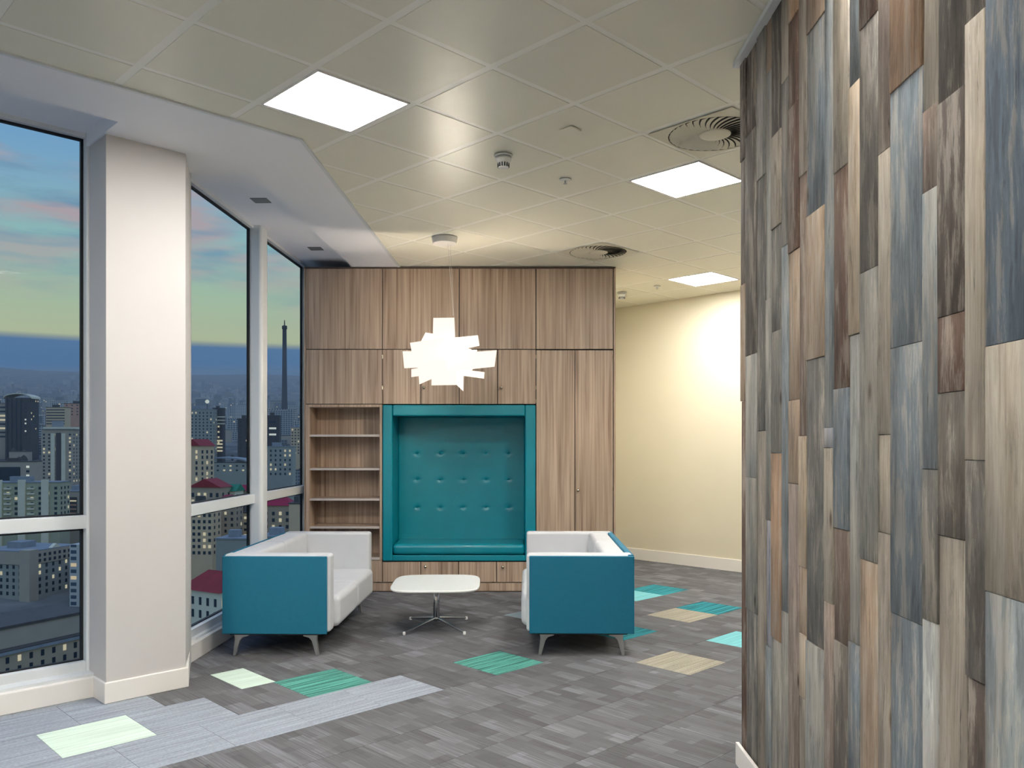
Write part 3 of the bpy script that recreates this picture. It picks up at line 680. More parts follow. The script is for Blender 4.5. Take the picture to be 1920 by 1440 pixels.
# ------------------------------------------------------------------ coffee table
t = tag(empty('coffee_table', (-0.668, 7.27, 0), 0.03), 'low white coffee table with rounded square top on chrome star base', 'table')
n = 64; pts = []
for k in range(n):
    a = 2*math.pi*k/n; ca, sa = math.cos(a), math.sin(a); e_ = 2/4.6
    pts.append((0.385*math.copysign(abs(ca)**e_, ca), 0.43*math.copysign(abs(sa)**e_, sa)))
m = MB(); prof = [(0.975, 0.372), (0.995, 0.378), (1.0, 0.386), (0.996, 0.392), (0.985, 0.395)]
v = [(x*s_, y*s_, z) for s_, z in prof for x, y in pts]; f = [tuple(range(n))[::-1], tuple((len(prof)-1)*n+i for i in range(n))]
for k in range(len(prof)-1):
    for i in range(n): f.append((k*n+i, k*n+(i+1) % n, (k+1)*n+(i+1) % n, (k+1)*n+i))
obj('table_top', m.add(v, f), 'table_white', t, smooth=True)
obj('mount_plate', MB().lathe([(0.10, 0.362), (0.10, 0.3715)], n=24), 'brushed_steel', t)
obj('pedestal', MB().lathe([(0.027, 0.07), (0.027, 0.362)], n=24), 'chrome', t, smooth=True)
obj('hub', MB().lathe([(0.012, 0.050), (0.030, 0.054), (0.033, 0.080), (0.027, 0.092)], n=24), 'chrome', t, smooth=True)
for sx_, sy_ in ((-1, -1), (1, -1), (1, 1), (-1, 1)):
    tip = Vector((0.255*sx_, 0.30*sy_, 0.016)); s0 = Vector((0.02*sx_, 0.022*sy_, 0.078))
    lg = obj('leg', MB().tube(s0, tip, 0.014, 0.009, 10), 'chrome', t, smooth=True)
    obj('foot', MB().lathe([(0.011, 0.0), (0.013, 0.004), (0.013, 0.022), (0.009, 0.027)], c=(tip.x, tip.y, 0), n=14), 'table_white', lg, smooth=True)

# ------------------------------------------------------------------ pendant lamp
PD = 7.70
cpt = ceilpt(834, 445); t = tag(empty('pendant_lamp', (cpt.x, PD, ZC)), 'large white pendant lamp of crossed glowing sheets above the coffee table', 'pendant lamp')
def lp(u, v, dy=0.0): p = at(u, v, PD); return Vector((p.x-cpt.x, dy, p.z-ZC))
obj('canopy', MB().lathe([(0.104, -0.062), (0.112, -0.058), (0.121, -0.012), (0.121, -0.002)], n=40), 'white_gloss', t, smooth=True)
ctr = lp(846, 662)
obj('cable', MB().tube((0.03, 0, -0.06), lp(850, 592), 0.0022, None, 6), 'white_gloss', t)
obj('cable', MB().tube((0.05, 0.01, -0.06), lp(853, 630), 0.0016, None, 6), 'white_gloss', t)
leaves = [ # four photo corners, depth offset, lean
 ([(813, 597), (852, 596), (857, 722), (809.5, 723)], -0.02, 0.03),
 ([(841, 665), (932, 661), (928, 691), (841, 698)], -0.13, -0.10),
 ([(852, 631), (895, 625), (898, 645), (835, 660)], 0.10, 0.10),
 ([(795, 620), (830, 626), (818, 668), (779, 650)], 0.12, -0.08),
 ([(772, 646), (835, 634), (845, 655), (776, 668)], -0.08, 0.12),
 ([(766, 658), (893, 652), (893, 664), (766, 672)], 0.16, 0.0),
 ([(760, 663), (840, 661), (840, 690), (763, 694)], -0.17, 0.05),
 ([(768, 690), (845, 680), (845, 698), (768, 705)], 0.06, -0.14),
 ([(789, 688), (835, 676), (843, 700), (791, 724)], -0.20, 0.06),
 ([(848, 690), (869, 703), (868.5, 733.5), (846, 712)], 0.05, -0.20),
 ([(850, 688), (907, 694), (906, 706.5), (846, 699)], 0.19, 0.08),
 ([(840, 640), (882, 650), (884, 690), (836, 694)], 0.22, -0.04),
]
for cs_, dy, lean in leaves:
    mu_ = sum(c_[0] for c_ in cs_)/4; v = []
    for off_ in (-0.0015, 0.0015):
        for u_, v_ in cs_:
            p = lp(u_, v_); v.append((p.x, dy+lean*(u_-mu_)/40.0*0.5+off_, p.z))
    obj('sheet', MB().add(v, [(3, 2, 1, 0), (4, 5, 6, 7)]+[(i, (i+1) % 4, 4+(i+1) % 4, 4+i) for i in range(4)]), 'lamp_leaf', t)
obj('bulb', MB().lathe([(0.004, -0.075), (0.045, -0.05), (0.060, 0.0), (0.045, 0.05), (0.004, 0.075)], c=(ctr.x, 0.02, ctr.z+0.02), n=14), 'bulb', t, smooth=True)

# ------------------------------------------------------------------ small ceiling fittings
def detector(u, v, label, s=1.0):
    p = ceilpt(u, v); t = tag(empty('smoke_detector', (p.x, p.y, ZC-0.002)), label, 'smoke detector', 'smoke detectors')
    obj('base', MB().lathe([(0.050*s, -0.012*s), (0.062*s, -0.010*s), (0.064*s, 0)], n=28), 'detector_white', t, smooth=True)
    obj('body', MB().lathe([(0.030*s, -0.088*s), (0.036*s, -0.084*s), (0.043*s, -0.050*s), (0.052*s, -0.036*s), (0.053*s, -0.0125*s)], n=28), 'detector_white', t, smooth=True)
    me = MB().box(0.030*s, 0.0415*s, -0.0045*s, 0.0045*s, -0.083*s, -0.056*s).mesh('slot', 'dark_plastic')
    for k in range(14): link('slot', me, t, (0, 0, 0), (0, 0, 2*math.pi*k/14))
detector(944, 290.5, 'white smoke detector in the middle of the tiled ceiling', 0.98)
detector(1166, 548.5, 'small distant smoke detector next to the upper right cupboard corner', 0.95)
p = ceilpt(1069, 243); t = tag(empty('ceiling_sensor', (p.x, p.y, ZC-0.002), TH), 'small flush white square sensor plate on the ceiling left of the big vent', 'sensor')
obj('plate', MB().box(-0.05, 0.05, -0.05, 0.05, -0.008, 0.0), 'ceiling_panel', t, bevel=0.003)
def sprinkler(u, v, label):
    p = ceilpt(u, v); t = tag(empty('sprinkler', (p.x, p.y, ZC-0.002)), label, 'sprinkler', 'ceiling sprinklers')
    obj('escutcheon', MB().lathe([(0.016, -0.009), (0.040, -0.004), (0.043, 0)], n=24), 'detector_white', t, smooth=True)
    obj('head', MB().lathe([(0.006, -0.03), (0.006, -0.009)], n=10), 'brushed_steel', t); obj('deflector', MB().lathe([(0.014, -0.033), (0.014, -0.030)], n=14), 'brushed_steel', t)
sprinkler(1060, 336, 'white ceiling sprinkler between the smoke detector and the right light panel')
sprinkler(1232, 536.5, 'tiny distant ceiling sprinkler left of the farthest light panel')
#CITY
# ------------------------------------------------------------------ the city outside (real distances in metres)
def tdist(x, y): return math.hypot(x, y)/1.1
TPROF = [(60, -78), (300, -80), (430, -76), (520, -68), (700, -48), (900, -22), (1200, 8), (2000, 62), (3000, 132), (5000, 300), (7000, 540), (8600, 745), (10000, 700), (16000, 600)]
def terr(x, y):
    d = tdist(x, y)
    for (a, za), (b2, zb3) in zip(TPROF, TPROF[1:]):
        if d <= b2:
            return za+(zb3-za)*max(0, (d-a))/(b2-a)
    return TPROF[-1][1]
b = NB('city_ground'); co = b.n('ShaderNodeNewGeometry').outputs['Position']
nz1 = b.n('ShaderNodeTexNoise', {'Vector': co, 'Scale': 0.02, 'Detail': 6}).outputs['Fac']
b.bsdf(Base_Color=b.ramp(nz1, [(0.35, lin(74, 74, 68)), (0.5, lin(112, 110, 102)), (0.65, lin(150, 146, 136))]), Roughness=0.95)
plain('tree_dark', lin(86, 82, 72), 0.95, mottled=0.3, scale=0.6)
emit('lit_window', lin(244, 232, 200), 0.5); emit('lit_white', lin(230, 236, 230), 0.6)
plain('dark_window', lin(58, 68, 78), 0.3)
plain('roof_dark', lin(98, 92, 86), 0.8, mottled=0.1, scale=0.3); plain('roof_grey', lin(158, 162, 164), 0.8, mottled=0.1, scale=0.3)
plain('roof_red', lin(168, 60, 62), 0.8, mottled=0.12, scale=0.4); plain('roof_magenta', lin(176, 30, 66), 0.7, mottled=0.1, scale=0.4); plain('roof_green', lin(52, 144, 108), 0.7, mottled=0.1, scale=0.4)
for nm, c_ in dict(fac_grey=(142, 142, 138), fac_bluegrey=(126, 136, 138), fac_pale=(186, 186, 178), fac_cream=(172, 162, 142), fac_dark=(66, 68, 74), fac_glass=(44, 54, 66), fac_teal=(150, 176, 178), fac_green=(138, 148, 136), fac_stone=(142, 138, 128), fac_rose=(164, 136, 124)).items():
    plain(nm, tuple(min(0.95, x*k_) for x, k_ in zip(lin(*c_)[:3], (2.1, 1.75, 1.4)))+(1,), 0.85, mottled=0.05, scale=0.2)
# facade for blocks too far to pick windows apart
b = NB('far_block'); oi = b.n('ShaderNodeObjectInfo'); gp = b.n('ShaderNodeNewGeometry'); s3 = b.n('ShaderNodeSeparateXYZ', {0: gp.outputs['Position']})
hor = b.math('ADD', s3.outputs[0], b.math('MULTIPLY', s3.outputs[1], 0.7))
fx_, fz_ = b.math('DIVIDE', hor, 4.2), b.math('DIVIDE', s3.outputs[2], 3.1)
wx, wz = b.math('FRACT', fx_), b.math('FRACT', fz_)
inx = b.math('MULTIPLY', b.math('GREATER_THAN', wx, 0.35), b.math('GREATER_THAN', wz, 0.45))
nz_up = b.n('ShaderNodeSeparateXYZ', {0: gp.outputs['Normal']}).outputs[2]
inx = b.math('MULTIPLY', inx, b.math('LESS_THAN', nz_up, 0.5))
cellv = b.n('ShaderNodeCombineXYZ', {0: b.math('FLOOR', fx_), 1: b.math('FLOOR', fz_), 2: 0.0}).outputs[0]
rw = b.n('ShaderNodeTexWhiteNoise', {'Vector': cellv}, noise_dimensions='3D').outputs['Value']
lit = b.math('MULTIPLY', inx, b.math('GREATER_THAN', rw, 0.965))
big_ = b.n('ShaderNodeTexWhiteNoise', {'Vector': b.n('ShaderNodeVectorMath', {0: b.n('ShaderNodeVectorMath', {0: gp.outputs['Position'], 1: (0.012, 0.012, 0.0)}, operation='MULTIPLY').outputs[0]}, operation='FLOOR').outputs[0]}, noise_dimensions='3D').outputs['Value']
wallc = b.ramp(big_, [(0.0, lin(146, 144, 138)), (0.4, lin(190, 188, 180)), (0.75, lin(232, 226, 212)), (1.0, lin(204, 184, 160))])
pb = b.bsdf(Base_Color=b.mix(inx, wallc, lin(90, 104, 116)), Roughness=0.85)
pb.inputs['Emission Color'].default_value = lin(255, 226, 176); b.t.links.new(b.math('MULTIPLY', lit, 0.45), pb.inputs['Emission Strength'])

# ground: fan-shaped terrain, rising to a ridge
ang = [math.radians(-75+k*2.5) for k in range(40)]; rad = [60, 150, 300, 430, 520, 620, 700, 800, 900, 1050, 1200, 1600, 2000, 2500, 3000, 4000, 5000, 6000, 7000, 7900, 8600, 9300, 10500, 14000]
v, f = [], []
for r in rad:
    for k, a in enumerate(ang):
        x, y = 1.1*r*math.sin(a), 1.1*r*math.cos(a); hz = 0.0 if r < 5000 else (r-5000)/3600.0*(14*math.sin(a*17)+9*math.sin(a*41+1))
        v.append((x, y, terr(x, y)+hz))
na = len(ang)
for i in range(len(rad)-1):
    for k in range(na-1): a = i*na+k; f.append((a, a+1, a+na+1, a+na))
g_ = obj('city_ground', MB().add(v, f), 'city_ground', smooth=True); g_['kind'] = 'structure'

unit_me = {}
def wmesh(w, h, t_, mat, face):
    key = (round(w, 3), round(h, 3), mat, face)
    if key not in unit_me:
        m = MB()
        if face == 0: m.box(-w/2, w/2, -t_, 0.25, -h/2, h/2)
        else: m.box(-0.25, t_, -w/2, w/2, -h/2, h/2)
        unit_me[key] = m.mesh('window', mat)
    return unit_me[key]
FOOT = []
def blocked(x, y, m):
    for c, e1, e2, w, l in FOOT:
        r = Vector((x, y))-c; a, b2 = r.dot(e1), r.dot(e2)
        if -w-m < a < m and -m < b2 < l+m: return True
    return False
CITY = 'city buildings beyond the windows'
def building(name, label, u, vtop, d, w, l, phi, wall, roof='roof_dark', cols=0, scols=0, rows=0, fh=3.2, ww=1.5, wh=1.7, lit=0.22, top=2.2, roofkind='flat', rh=3.0, ribbon=False, skip=(), inset=None, litmat='lit_window'):
    """front right corner seen at pixel column u; front runs left by w, side runs back by l; height from the roof line at row vtop"""
    p = at(u, vtop, d); rz = math.radians(phi)
    e1, e2 = Vector((math.cos(rz), math.sin(rz))), Vector((-math.sin(rz), math.cos(rz)))
    cpos = Vector((p.x, p.y)); zs = min(terr(*(cpos+e1*(-w*a)+e2*(l*b2))) for a in (0, 1) for b2 in (0, 1))-1.0
    H = p.z-zs
    FOOT.append((cpos, e1, e2, w, l)); t = tag(empty(name, (p.x, p.y, zs), rz), label, 'building', CITY)
    obj('walls', MB().box(-w, 0, 0, l, 0, H), wall, t)
    if roofkind == 'flat':
        m = MB().box(-w-0.3, 0.3, -0.3, l+0.3, H, H+0.6); m.box(-w*0.75, -w*0.45, l*0.3, l*0.6, H+0.6, H+0.6+rh); obj('roof', m, roof, t)
    elif roofkind == 'gable_x':       # ridge along the front
        e_ = 0.8; v = [(-w-e_, -e_, H), (e_, -e_, H), (e_, l+e_, H), (-w-e_, l+e_, H), (-w-e_, l/2, H+rh), (e_, l/2, H+rh)]
        obj('roof', MB().add(v, [(0, 1, 5, 4), (2, 3, 4, 5), (1, 2, 5), (3, 0, 4), (3, 2, 1, 0)]), roof, t)
    elif roofkind == 'gable_y':
        e_ = 0.8; v = [(-w-e_, -e_, H), (e_, -e_, H), (e_, l+e_, H), (-w-e_, l+e_, H), (-w/2, -e_, H+rh), (-w/2, l+e_, H+rh)]
        obj('roof', MB().add(v, [(1, 2, 5, 4), (3, 0, 4, 5), (0, 1, 4), (2, 3, 5), (3, 2, 1, 0)]), roof, t)
    elif roofkind == 'hip':
        e_ = 0.8; v = [(-w-e_, -e_, H), (e_, -e_, H), (e_, l+e_, H), (-w-e_, l+e_, H), (-w*0.7, l/2, H+rh), (-w*0.3, l/2, H+rh)]
        obj('roof', MB().add(v, [(0, 1, 5, 4), (1, 2, 5), (2, 3, 4, 5), (3, 0, 4), (3, 2, 1, 0)]), roof, t)
    elif roofkind == 'arch':
        m = MB(); n = 10; v, f = [], []
        for k in range(n+1):
            a = math.pi*k/n; x = -w/2-math.cos(a)*w*0.56; z = H+math.sin(a)*rh
            v += [(x, -1.5, z), (x, l+1, z), (x, -1.5, z-0.9), (x, l+1, z-0.9)]
        for k in range(n):
            a = 4*k; f += [(a, a+4, a+5, a+1), (a+2, a+3, a+7, a+6), (a, a+2, a+6, a+4), (a+1, a+5, a+7, a+3)]
        obj('roof', m.add(v, f), roof, t)
    for r in range(rows):
        z = H-top-r*fh
        if z < 2: break
        for face, n_, span in ((0, cols, w), (1, scols, l)):
            for k in range(n_):
                if (face, k) in skip: continue
                s_ = (k+0.5)/n_*span; mat = litmat if random.random() < lit*0.6 else 'dark_window'
                wd = span/n_*0.96 if ribbon else ww*0.85
                link('window', wmesh(wd, wh, 0.12, mat, face), t, (-span+s_, 0, z) if face == 0 else (0, s_, z))
    return t, H
# ---- seen through the first window
t, H = building('office_block', 'low grey stone office block with small paired windows, nearest below the left window', -70, 1242, 255, 26, 47, -28, 'fac_stone', 'roof_dark', 0, 12, 5, 3.5, 1.3, 2.0, 0.3, 2.6)
obj('cornice', MB().box(-26.6, 0.7, -0.7, 47.7, H-0.7, H+0.2), 'roof_grey', t); obj('attic', MB().box(-25, -3.5, 3, 45, H+0.6, H+7.0), 'fac_grey', t)
obj('attic_roof', MB().box(-25.5, -3.0, 2.5, 45.5, H+7.0, H+7.9), 'roof_dark', t)
t, H = building('ministry_block', 'large grey block with rows of lit windows and pale attic storey', 55, 1036, 405, 30, 30, -14, 'fac_bluegrey', 'roof_grey', 8, 7, 8, 3.3, 1.5, 1.8, 0.25, 7.5)
obj('attic', MB().box(-30.3, 0.4, -0.4, 30.4, H-6.2, H+0.1), 'fac_grey', t)
for k in range(7):
    for zz in (H-2.0, H-4.7): link('attic_window', wmesh(1.4, 1.5, 0.55, 'dark_window', 1), t, (0, 6+k*3.2, zz))
obj('stair_tower', MB().box(-4.5, 1.6, -1.6, 4.0, 0, H+1.2), 'fac_grey', t); obj('pediment', MB().add([(0.2, 14, H+0.6), (0.2, 20, H+0.6), (0.2, 17, H+2.6), (-2, 14, H+0.6), (-2, 20, H+0.6), (-2, 17, H+2.6)], [(0, 1, 2), (5, 4, 3), (0, 2, 5, 3), (2, 1, 4, 5), (1, 0, 3, 4)]), 'fac_pale', t)
t, H = building('apartment_block', 'pale green apartment block with balcony stacks, just above the left window rail', 112, 905, 487, 40, 14, 6, 'fac_green', 'roof_grey', 9, 3, 9, 3.0, 1.8, 1.6, 0.28, 3.2)
for k in range(3): obj('bay', MB().box(-36+k*13, -32+k*13, -1.2, 0, 0, H+1.8), 'fac_pale', t)
for k in range(2):
    for r in range(6): obj('balcony', MB().box(-31+k*13, -27+k*13, -1.1, 0, H-3.9-r*3.0, H-2.9-r*3.0), 'fac_pale', t)
t, H = building('glazed_hall', 'grey block with brown glazed front beside the left window post', 154, 922, 520, 15, 20, -6, 'fac_grey', 'roof_grey', 0, 3, 4, 3.2, 2.0, 1.6, 0.3)
obj('glazing', MB().box(-13.2, -3.5, -0.3, 0.2, H-15, H-3.5), 'fac_dark', t)
for k in range(4): obj('lit_floor', MB().box(-13, -3.7, -0.42, -0.3, H-6.2-k*2.6, H-5.4-k*2.6), 'lit_window' if k == 0 else 'fac_rose', t)
t, H = building('tower_block', 'tall grey apartment tower with white balcony strips', 136, 806, 690, 25, 16, 5, 'fac_grey', 'roof_grey', 6, 3, 14, 3.0, 1.7, 1.5, 0.22, 4.0, rh=7)
for k in range(2): obj('balcony_strip', MB().box(-17+k*8.5, -14+k*8.5, -1.1, 0, 6, H-3), 'fac_pale', t)
obj('dark_bay', MB().box(-13, -9.4, -0.6, 0, 6, H-2.5), 'fac_dark', t); obj('roof_deck', MB().box(-23, 2, -1.5, 12, H+0.7, H+2.4), 'fac_pale', t)
building('narrow_tower', 'light blue slab tower touching the left window post', 172, 803, 720, 15, 12, 4, 'fac_teal', 'roof_grey', 3, 0, 10, 3.0, 1.3, 1.4, 0.08)
t, H = building('dark_tower', 'dark glass tower with curved white roof on the left skyline', 57, 746, 900, 26, 20, 6, 'fac_dark', 'fac_pale', 0, 4, 10, 3.4, 2.0, 1.6, 0.35, 3.0, 'arch', 5.0)
for k in range(9): link('window', wmesh(1.6, 1.6, 0.2, 'lit_white' if k in (4, 5, 7) else 'dark_window', 0), t, (-5.0, 0, H-7-k*4.2))
for k in range(4): obj('fin', MB().box(-24+k*4.6, -23.2+k*4.6, -0.6, 0, 4, H-1), 'fac_glass', t)
building('striped_office', 'office with bright lit floor bands at the left picture edge', 12, 757, 905, 24, 16, 6, 'fac_grey', 'roof_dark', 3, 0, 8, 4.6, 2, 1.9, 0.55, 4.0, ribbon=True)
t, H = building('screen_building', 'mauve block with a large dark glass front on the far left', 62, 866, 570, 26, 12, 4, 'fac_grey', 'roof_dark', 0, 0, 0, rh=2.0)
obj('glass_front', MB().box(-23, -8.5, -0.3, 0.2, H-15, H-3.5), 'fac_glass', t)
for k in range(3): link('window', wmesh(2.0, 1.5, 0.2, 'lit_white' if k != 1 else 'dark_window', 0), t, (-3.5, 0, H-3.4-k*3.1))
building('beige_office', 'distant beige office slab with ribbon windows left of the post', 122, 764, 1010, 23, 14, 3, 'fac_cream', 'roof_dark', 1, 0, 6, 3.4, 2, 1.2, 0.1, 3.0, ribbon=True)
building('brown_hall', 'wide brownish low hall on the skyline beside the left post', 170, 757, 1080, 34, 20, 3, 'fac_rose', 'roof_dark', 5, 0, 4, 4.0, 2.5, 1.4, 0.05)
# ---- second window
t, H = building('window_grid_block', 'blue grey apartment slab full of small windows in the middle window', 399, 768, 760, 27, 14, 4, 'fac_bluegrey', 'roof_grey', 8, 2, 15, 3.0, 1.4, 1.4, 0.12, 3.0)
t, H = building('balcony_tower', 'dark narrow tower with white bands and lit base in the middle window', 417, 766, 775, 9, 10, 4, 'fac_dark', 'roof_dark', 1, 0, 0, rh=2)
for k in range(3): obj('band', MB().box(-9.5, 2.5, -0.7, 0, H-8.5-k*3.2, H-7.3-k*3.2), 'fac_pale', t)
for k in range(4): link('window', wmesh(1.6, 1.6, 0.2, 'lit_window', 0), t, (-3.5, 0, H-17-k*5))
for k in range(4): obj('lit_floor', MB().box(-5, 0.2, -0.5, 0, H-31-k*3.2, H-29.6-k*3.2), 'lit_window', t)
t, H = building('red_roof_tower', 'tall cream house with steep red roof edge beside the column', 375, 836, 480, 10, 12, -20, 'fac_cream', 'roof_red', 2, 3, 9, 3.2, 1.6, 1.9, 0.3, 3.5, 'gable_y', 4.0)
t, H = building('red_gable_house', 'grey house with dark red gable roof above the middle window rail', 413, 914, 430, 17, 12, -8, 'fac_stone', 'roof_red', 5, 2, 2, 3.6, 1.7, 2.2, 0.4, 4.0, 'gable_y', 4.5)
building('green_roof_house', 'small house with a green roof in the middle window', 441, 921, 440, 7, 9, -10, 'fac_pale', 'roof_green', 2, 2, 3, 3.2, 1.2, 1.4, 0.1, 2.5, 'gable_x', 3.6)
building('crimson_roof_house', 'small house with crimson roof right of the green roof', 463, 920, 450, 6.5, 9, -8, 'fac_grey', 'roof_magenta', 2, 0, 2, 3.2, 1.2, 1.4, 0.1, 2.5, 'hip', 3.0)
building('dark_slab', 'dark blue slab tower at the right edge of the middle window', 468, 786, 700, 10, 12, 4, 'fac_dark', 'roof_dark', 2, 0, 10, 3.2, 1.2, 1.4, 0.08)
building('hangar', 'long low grey hall with white roof in the middle window', 462, 868, 560, 34, 18, 3, 'fac_bluegrey', 'roof_grey', 8, 0, 2, 3.0, 1.6, 1.0, 0.2, 2.0, 'arch', 4.0)
building('beige_flats', 'beige apartment block with lit windows below the middle window rail', 398, 945, 395, 13, 10, -4, 'fac_cream', 'roof_dark', 5, 2, 8, 3.0, 1.5, 1.5, 0.3, 2.5)
building('beige_flats', 'beige stairwell block with a column of lit windows below middle rail', 441, 940, 414, 10, 10, -4, 'fac_stone', 'roof_magenta', 3, 2, 8, 3.0, 1.3, 1.5, 0.35, 3.0, 'hip', 3.0)
building('lit_flats', 'flats with bright balconies near the lower right of middle window', 466, 962, 432, 6.5, 8, -4, 'fac_cream', 'roof_dark', 2, 0, 6, 3.1, 1.8, 1.2, 0.7, 2.5)
building('flat_workshop', 'low blue grey flat roofed workshop among dark trees', 470, 1012, 345, 15, 12, -4, 'fac_bluegrey', 'roof_grey', 0, 0, 0)
t, H = building('red_roof_villa', 'nearest villa with big dark red roof and arched windows beside the sofa', 411, 1112, 250, 17, 12, -30, 'fac_pale', 'roof_red', 5, 4, 2, 4.0, 1.2, 2.4, 0.35, 3.2, 'hip', 5.5)
# ---- third window
building('lamp_tower', 'dark tower with white lit floors left of the television tower', 523, 780, 800, 12, 10, 4, 'fac_dark', 'roof_dark', 1, 0, 3, 6.0, 8, 1.8, 1.0, 6.0, litmat='lit_white')
building('cream_terrace', 'cream terraced block right of the television tower', 568, 802, 900, 13, 14, 3, 'fac_cream', 'roof_grey', 4, 0, 9, 3.2, 1.6, 1.5, 0.2)
building('pale_slab', 'pale slab with a lit ground row under the television tower', 548, 838, 640, 22, 12, 2, 'fac_bluegrey', 'roof_grey', 6, 0, 6, 3.6, 1.5, 1.7, 0.25, 3.0)
building('crimson_hall', 'wide hall with bright crimson roof in the right window', 545, 948, 420, 14, 14, 2, 'fac_stone', 'roof_magenta', 4, 0, 4, 3.4, 1.6, 1.8, 0.3, 4.0, 'hip', 4.5)
building('plain_gable_wall', 'blank cream gable wall next to the furniture wall', 569, 945, 400, 7, 10, 2, 'fac_cream', 'roof_dark', 0, 0, 0)
building('courtyard_block', 'dark courtyard block low in the right window', 560, 1008, 340, 18, 14, 0, 'fac_grey', 'roof_grey', 5, 0, 4, 3.2, 1.4, 1.6, 0.25)
# television tower
d = 1500; bp = at(533.5, 800, d); tp = at(533, 602, d); zb4 = terr(bp.x, bp.y)-2
FOOT.append((Vector((bp.x+10, d-10)), Vector((1, 0)), Vector((0, 1)), 20, 20)); t = tag(empty('television_tower', (bp.x, d, zb4)), 'slender unfinished concrete television tower on the horizon in the right window', 'tower')
Ht = tp.z-zb4
obj('shaft', MB().lathe([(6.5, 0), (5.2, Ht*0.25), (4.2, Ht*0.55), (3.6, Ht*0.93)], n=20), 'fac_dark', t, smooth=True)
obj('platform', MB().lathe([(3.6, Ht*0.925), (4.6, Ht*0.93), (4.6, Ht*0.955), (3.2, Ht*0.96)], n=20), 'fac_dark', t)
obj('mast', MB().lathe([(1.2, Ht*0.955), (0.8, Ht*1.0)], n=10), 'fac_dark', t); obj('beacon', MB().lathe([(0.2, Ht*1.0), (1.3, Ht*1.004), (0.2, Ht*1.01)], n=8), 'fac_rose', t)
# street light globe
p = at(388.5, 753, 900); zg = terr(p.x, p.y)
t = tag(empty('floodlight_mast', (p.x, p.y, zg)), 'glowing round floodlight on a mast in the middle window', 'lamp')
obj('mast', MB().lathe([(0.5, 0), (0.35, p.z-zg-1.5)], n=8), 'fac_dark', t); obj('lamp_globe', MB().lathe([(0.3, -2.2), (1.7, -1.4), (2.3, 0), (1.7, 1.4), (0.3, 2.2)], c=(0, 0, p.z-zg), n=14), 'lit_white', t, smooth=True)
# fill: mid-distance blocks, one object each
rc_ = random.Random(21)
FC = ['fac_grey', 'fac_bluegrey', 'fac_pale', 'fac_green', 'fac_stone', 'fac_cream']
WIN = (('left', -40, 160), ('middle', 352, 470), ('right', 500, 568)); made = []
for k in range(900):
    if len(made) >= 52: break
    d = rc_.choice([rc_.uniform(430, 640), rc_.uniform(640, 1200), rc_.uniform(640, 1200)]); wi, ua, ub = rc_.choice(WIN[:1]+WIN); u = rc_.uniform(ua, ub)
    x, y = (u-CX)/F*d, d; w, l, h = rc_.uniform(10, 24), rc_.uniform(9, 14), rc_.choice([7, 10, 13, 16])*(1 if d < 640 else 1.5); rz = math.radians(rc_.uniform(-12, 12))
    if blocked(x, y+l/2, 0.62*math.hypot(w, l)): continue
    made.append((u, x, y, w, l, h, rz, wi)); FOOT.append((Vector((x+w/2*math.cos(rz), y+w/2*math.sin(rz))), Vector((math.cos(rz), math.sin(rz))), Vector((-math.sin(rz), math.cos(rz))), w, l))
made.sort(); NTH = 'first second third fourth fifth sixth seventh eighth ninth tenth eleventh twelfth thirteenth fourteenth fifteenth sixteenth seventeenth eighteenth nineteenth twentieth'.split()
cnt = {}
for k, (u, x, y, w, l, h, rz, wi) in enumerate(made):
    i_ = cnt[wi] = cnt.get(wi, -1)+1; c_ = FC[k % 6]
    t = empty('city_block', (x, y, terr(x, y)-1), rz)
    tag(t, '%s low city block, %s from the left in the %s window' % (dict(fac_grey='grey', fac_bluegrey='blue grey', fac_pale='whitish', fac_green='greenish', fac_stone='stone coloured', fac_cream='cream')[c_], NTH[min(i_, 19)], wi), 'building', 'middle distance city blocks')
    obj('walls', MB().box(-w/2, w/2, 0, l, 0, h), 'far_block' if k % 3 else c_, t); obj('roof', MB().box(-w/2-0.3, w/2+0.3, -0.3, l+0.3, h, h+0.7), rc_.choice(['roof_dark', 'roof_grey', 'roof_dark']), t)
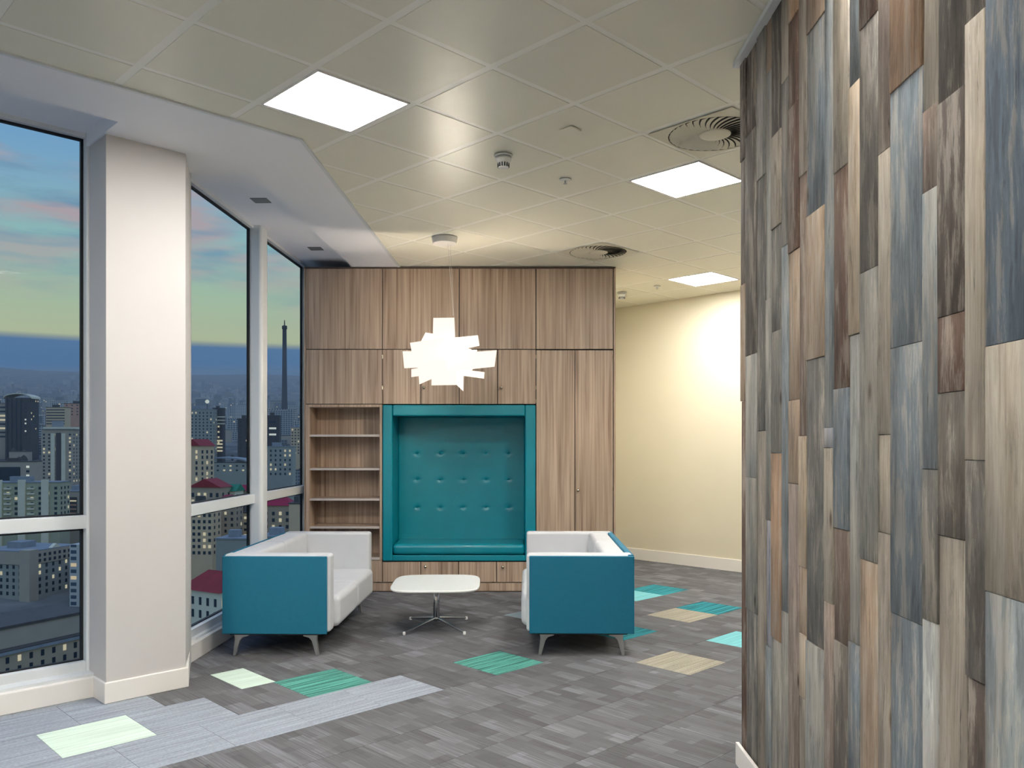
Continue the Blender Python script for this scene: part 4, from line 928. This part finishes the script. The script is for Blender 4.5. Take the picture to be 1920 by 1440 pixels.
# far city: thousands of blocks, beyond counting
far = MB()
for k in range(2600):
    dd = 1100*math.exp(rc_.random()*math.log(6.2)); a = math.radians(rc_.uniform(-72, -4)); x, y = dd*math.sin(a)*1.1, dd*math.cos(a)*1.1
    if blocked(x, y+8, 34): continue
    z = terr(x, y); w, l = rc_.uniform(14, 48), rc_.uniform(12, 20); h = rc_.choice([8, 12, 16, 28, 30, 45]); rz = rc_.uniform(-0.4, 0.4); c_, s_ = math.cos(rz), math.sin(rz)
    far.prism([(x+c_*px-s_*py, y+s_*px+c_*py) for px, py in ((-w/2, 0), (w/2, 0), (w/2, l), (-w/2, l))], z-3, z+h)
for k in range(700):                                   # streets to the sides of what the photo shows
    d = rc_.uniform(360, 1150); u = rc_.choice([rc_.uniform(-2200, -90), rc_.uniform(-2200, -90), rc_.uniform(180, 335), rc_.uniform(600, 800)]); x, y = (u-CX)/F*d, d
    w, l = rc_.uniform(12, 30), rc_.uniform(10, 16)
    if blocked(x, y+l/2, 0.62*math.hypot(w, l)): continue
    z = terr(x, y); h = rc_.choice([9, 12, 16, 20, 30]); rz = rc_.uniform(-0.3, 0.3); c_, s_ = math.cos(rz), math.sin(rz)
    far.prism([(x+c_*px-s_*py, y+s_*px+c_*py) for px, py in ((-w/2, 0), (w/2, 0), (w/2, l), (-w/2, l))], z-3, z+h)
o = obj('distant_city', far, 'far_block'); o['kind'] = 'stuff'; tag(o, 'hazy mass of distant city blocks up to the hills', 'city')
# bare trees between the blocks
tr_ = MB()
for k in range(1700):
    d = rc_.choice([rc_.uniform(230, 480), rc_.uniform(300, 1000)]); u = rc_.choice([rc_.uniform(-160, 600), rc_.uniform(-1800, -160)]); x = (u-CX)/F*d; z = terr(x, d); r = rc_.uniform(2.5, 5.0)
    if blocked(x, d, r+1) or (u < 200 and d < 420): continue
    tr_.lathe([(r*0.2, 0), (r*0.8, r*0.8), (r, r*1.6), (r*0.65, r*2.4), (r*0.1, r*2.9)], c=(x, d, z), n=7)
o = obj('tree_cover', tr_, 'tree_dark'); o['kind'] = 'stuff'; tag(o, 'dark bare trees filling the streets between the blocks', 'trees')
# evening haze over the city
b = NB('evening_haze'); vsn = b.n('ShaderNodeVolumeScatter', {'Color': (0.88, 0.93, 0.98, 1), 'Density': 1/7500.0, 'Anisotropy': 0.0}); b.t.links.new(vsn.outputs[0], b.out.inputs['Volume'])
v = [(-16000, 330, -120), (200, 330, -120), (200, 10400, -120), (-16000, 10400, -120), (-16000, 330, 70), (200, 330, 70), (200, 10400, 930), (-16000, 10400, 930)]
o = obj('city_haze', MB().add(v, [(3, 2, 1, 0), (4, 5, 6, 7), (0, 1, 5, 4), (1, 2, 6, 5), (2, 3, 7, 6), (3, 0, 4, 7)]), 'evening_haze'); o['kind'] = 'stuff'; tag(o, 'blue evening haze lying over the city', 'haze')
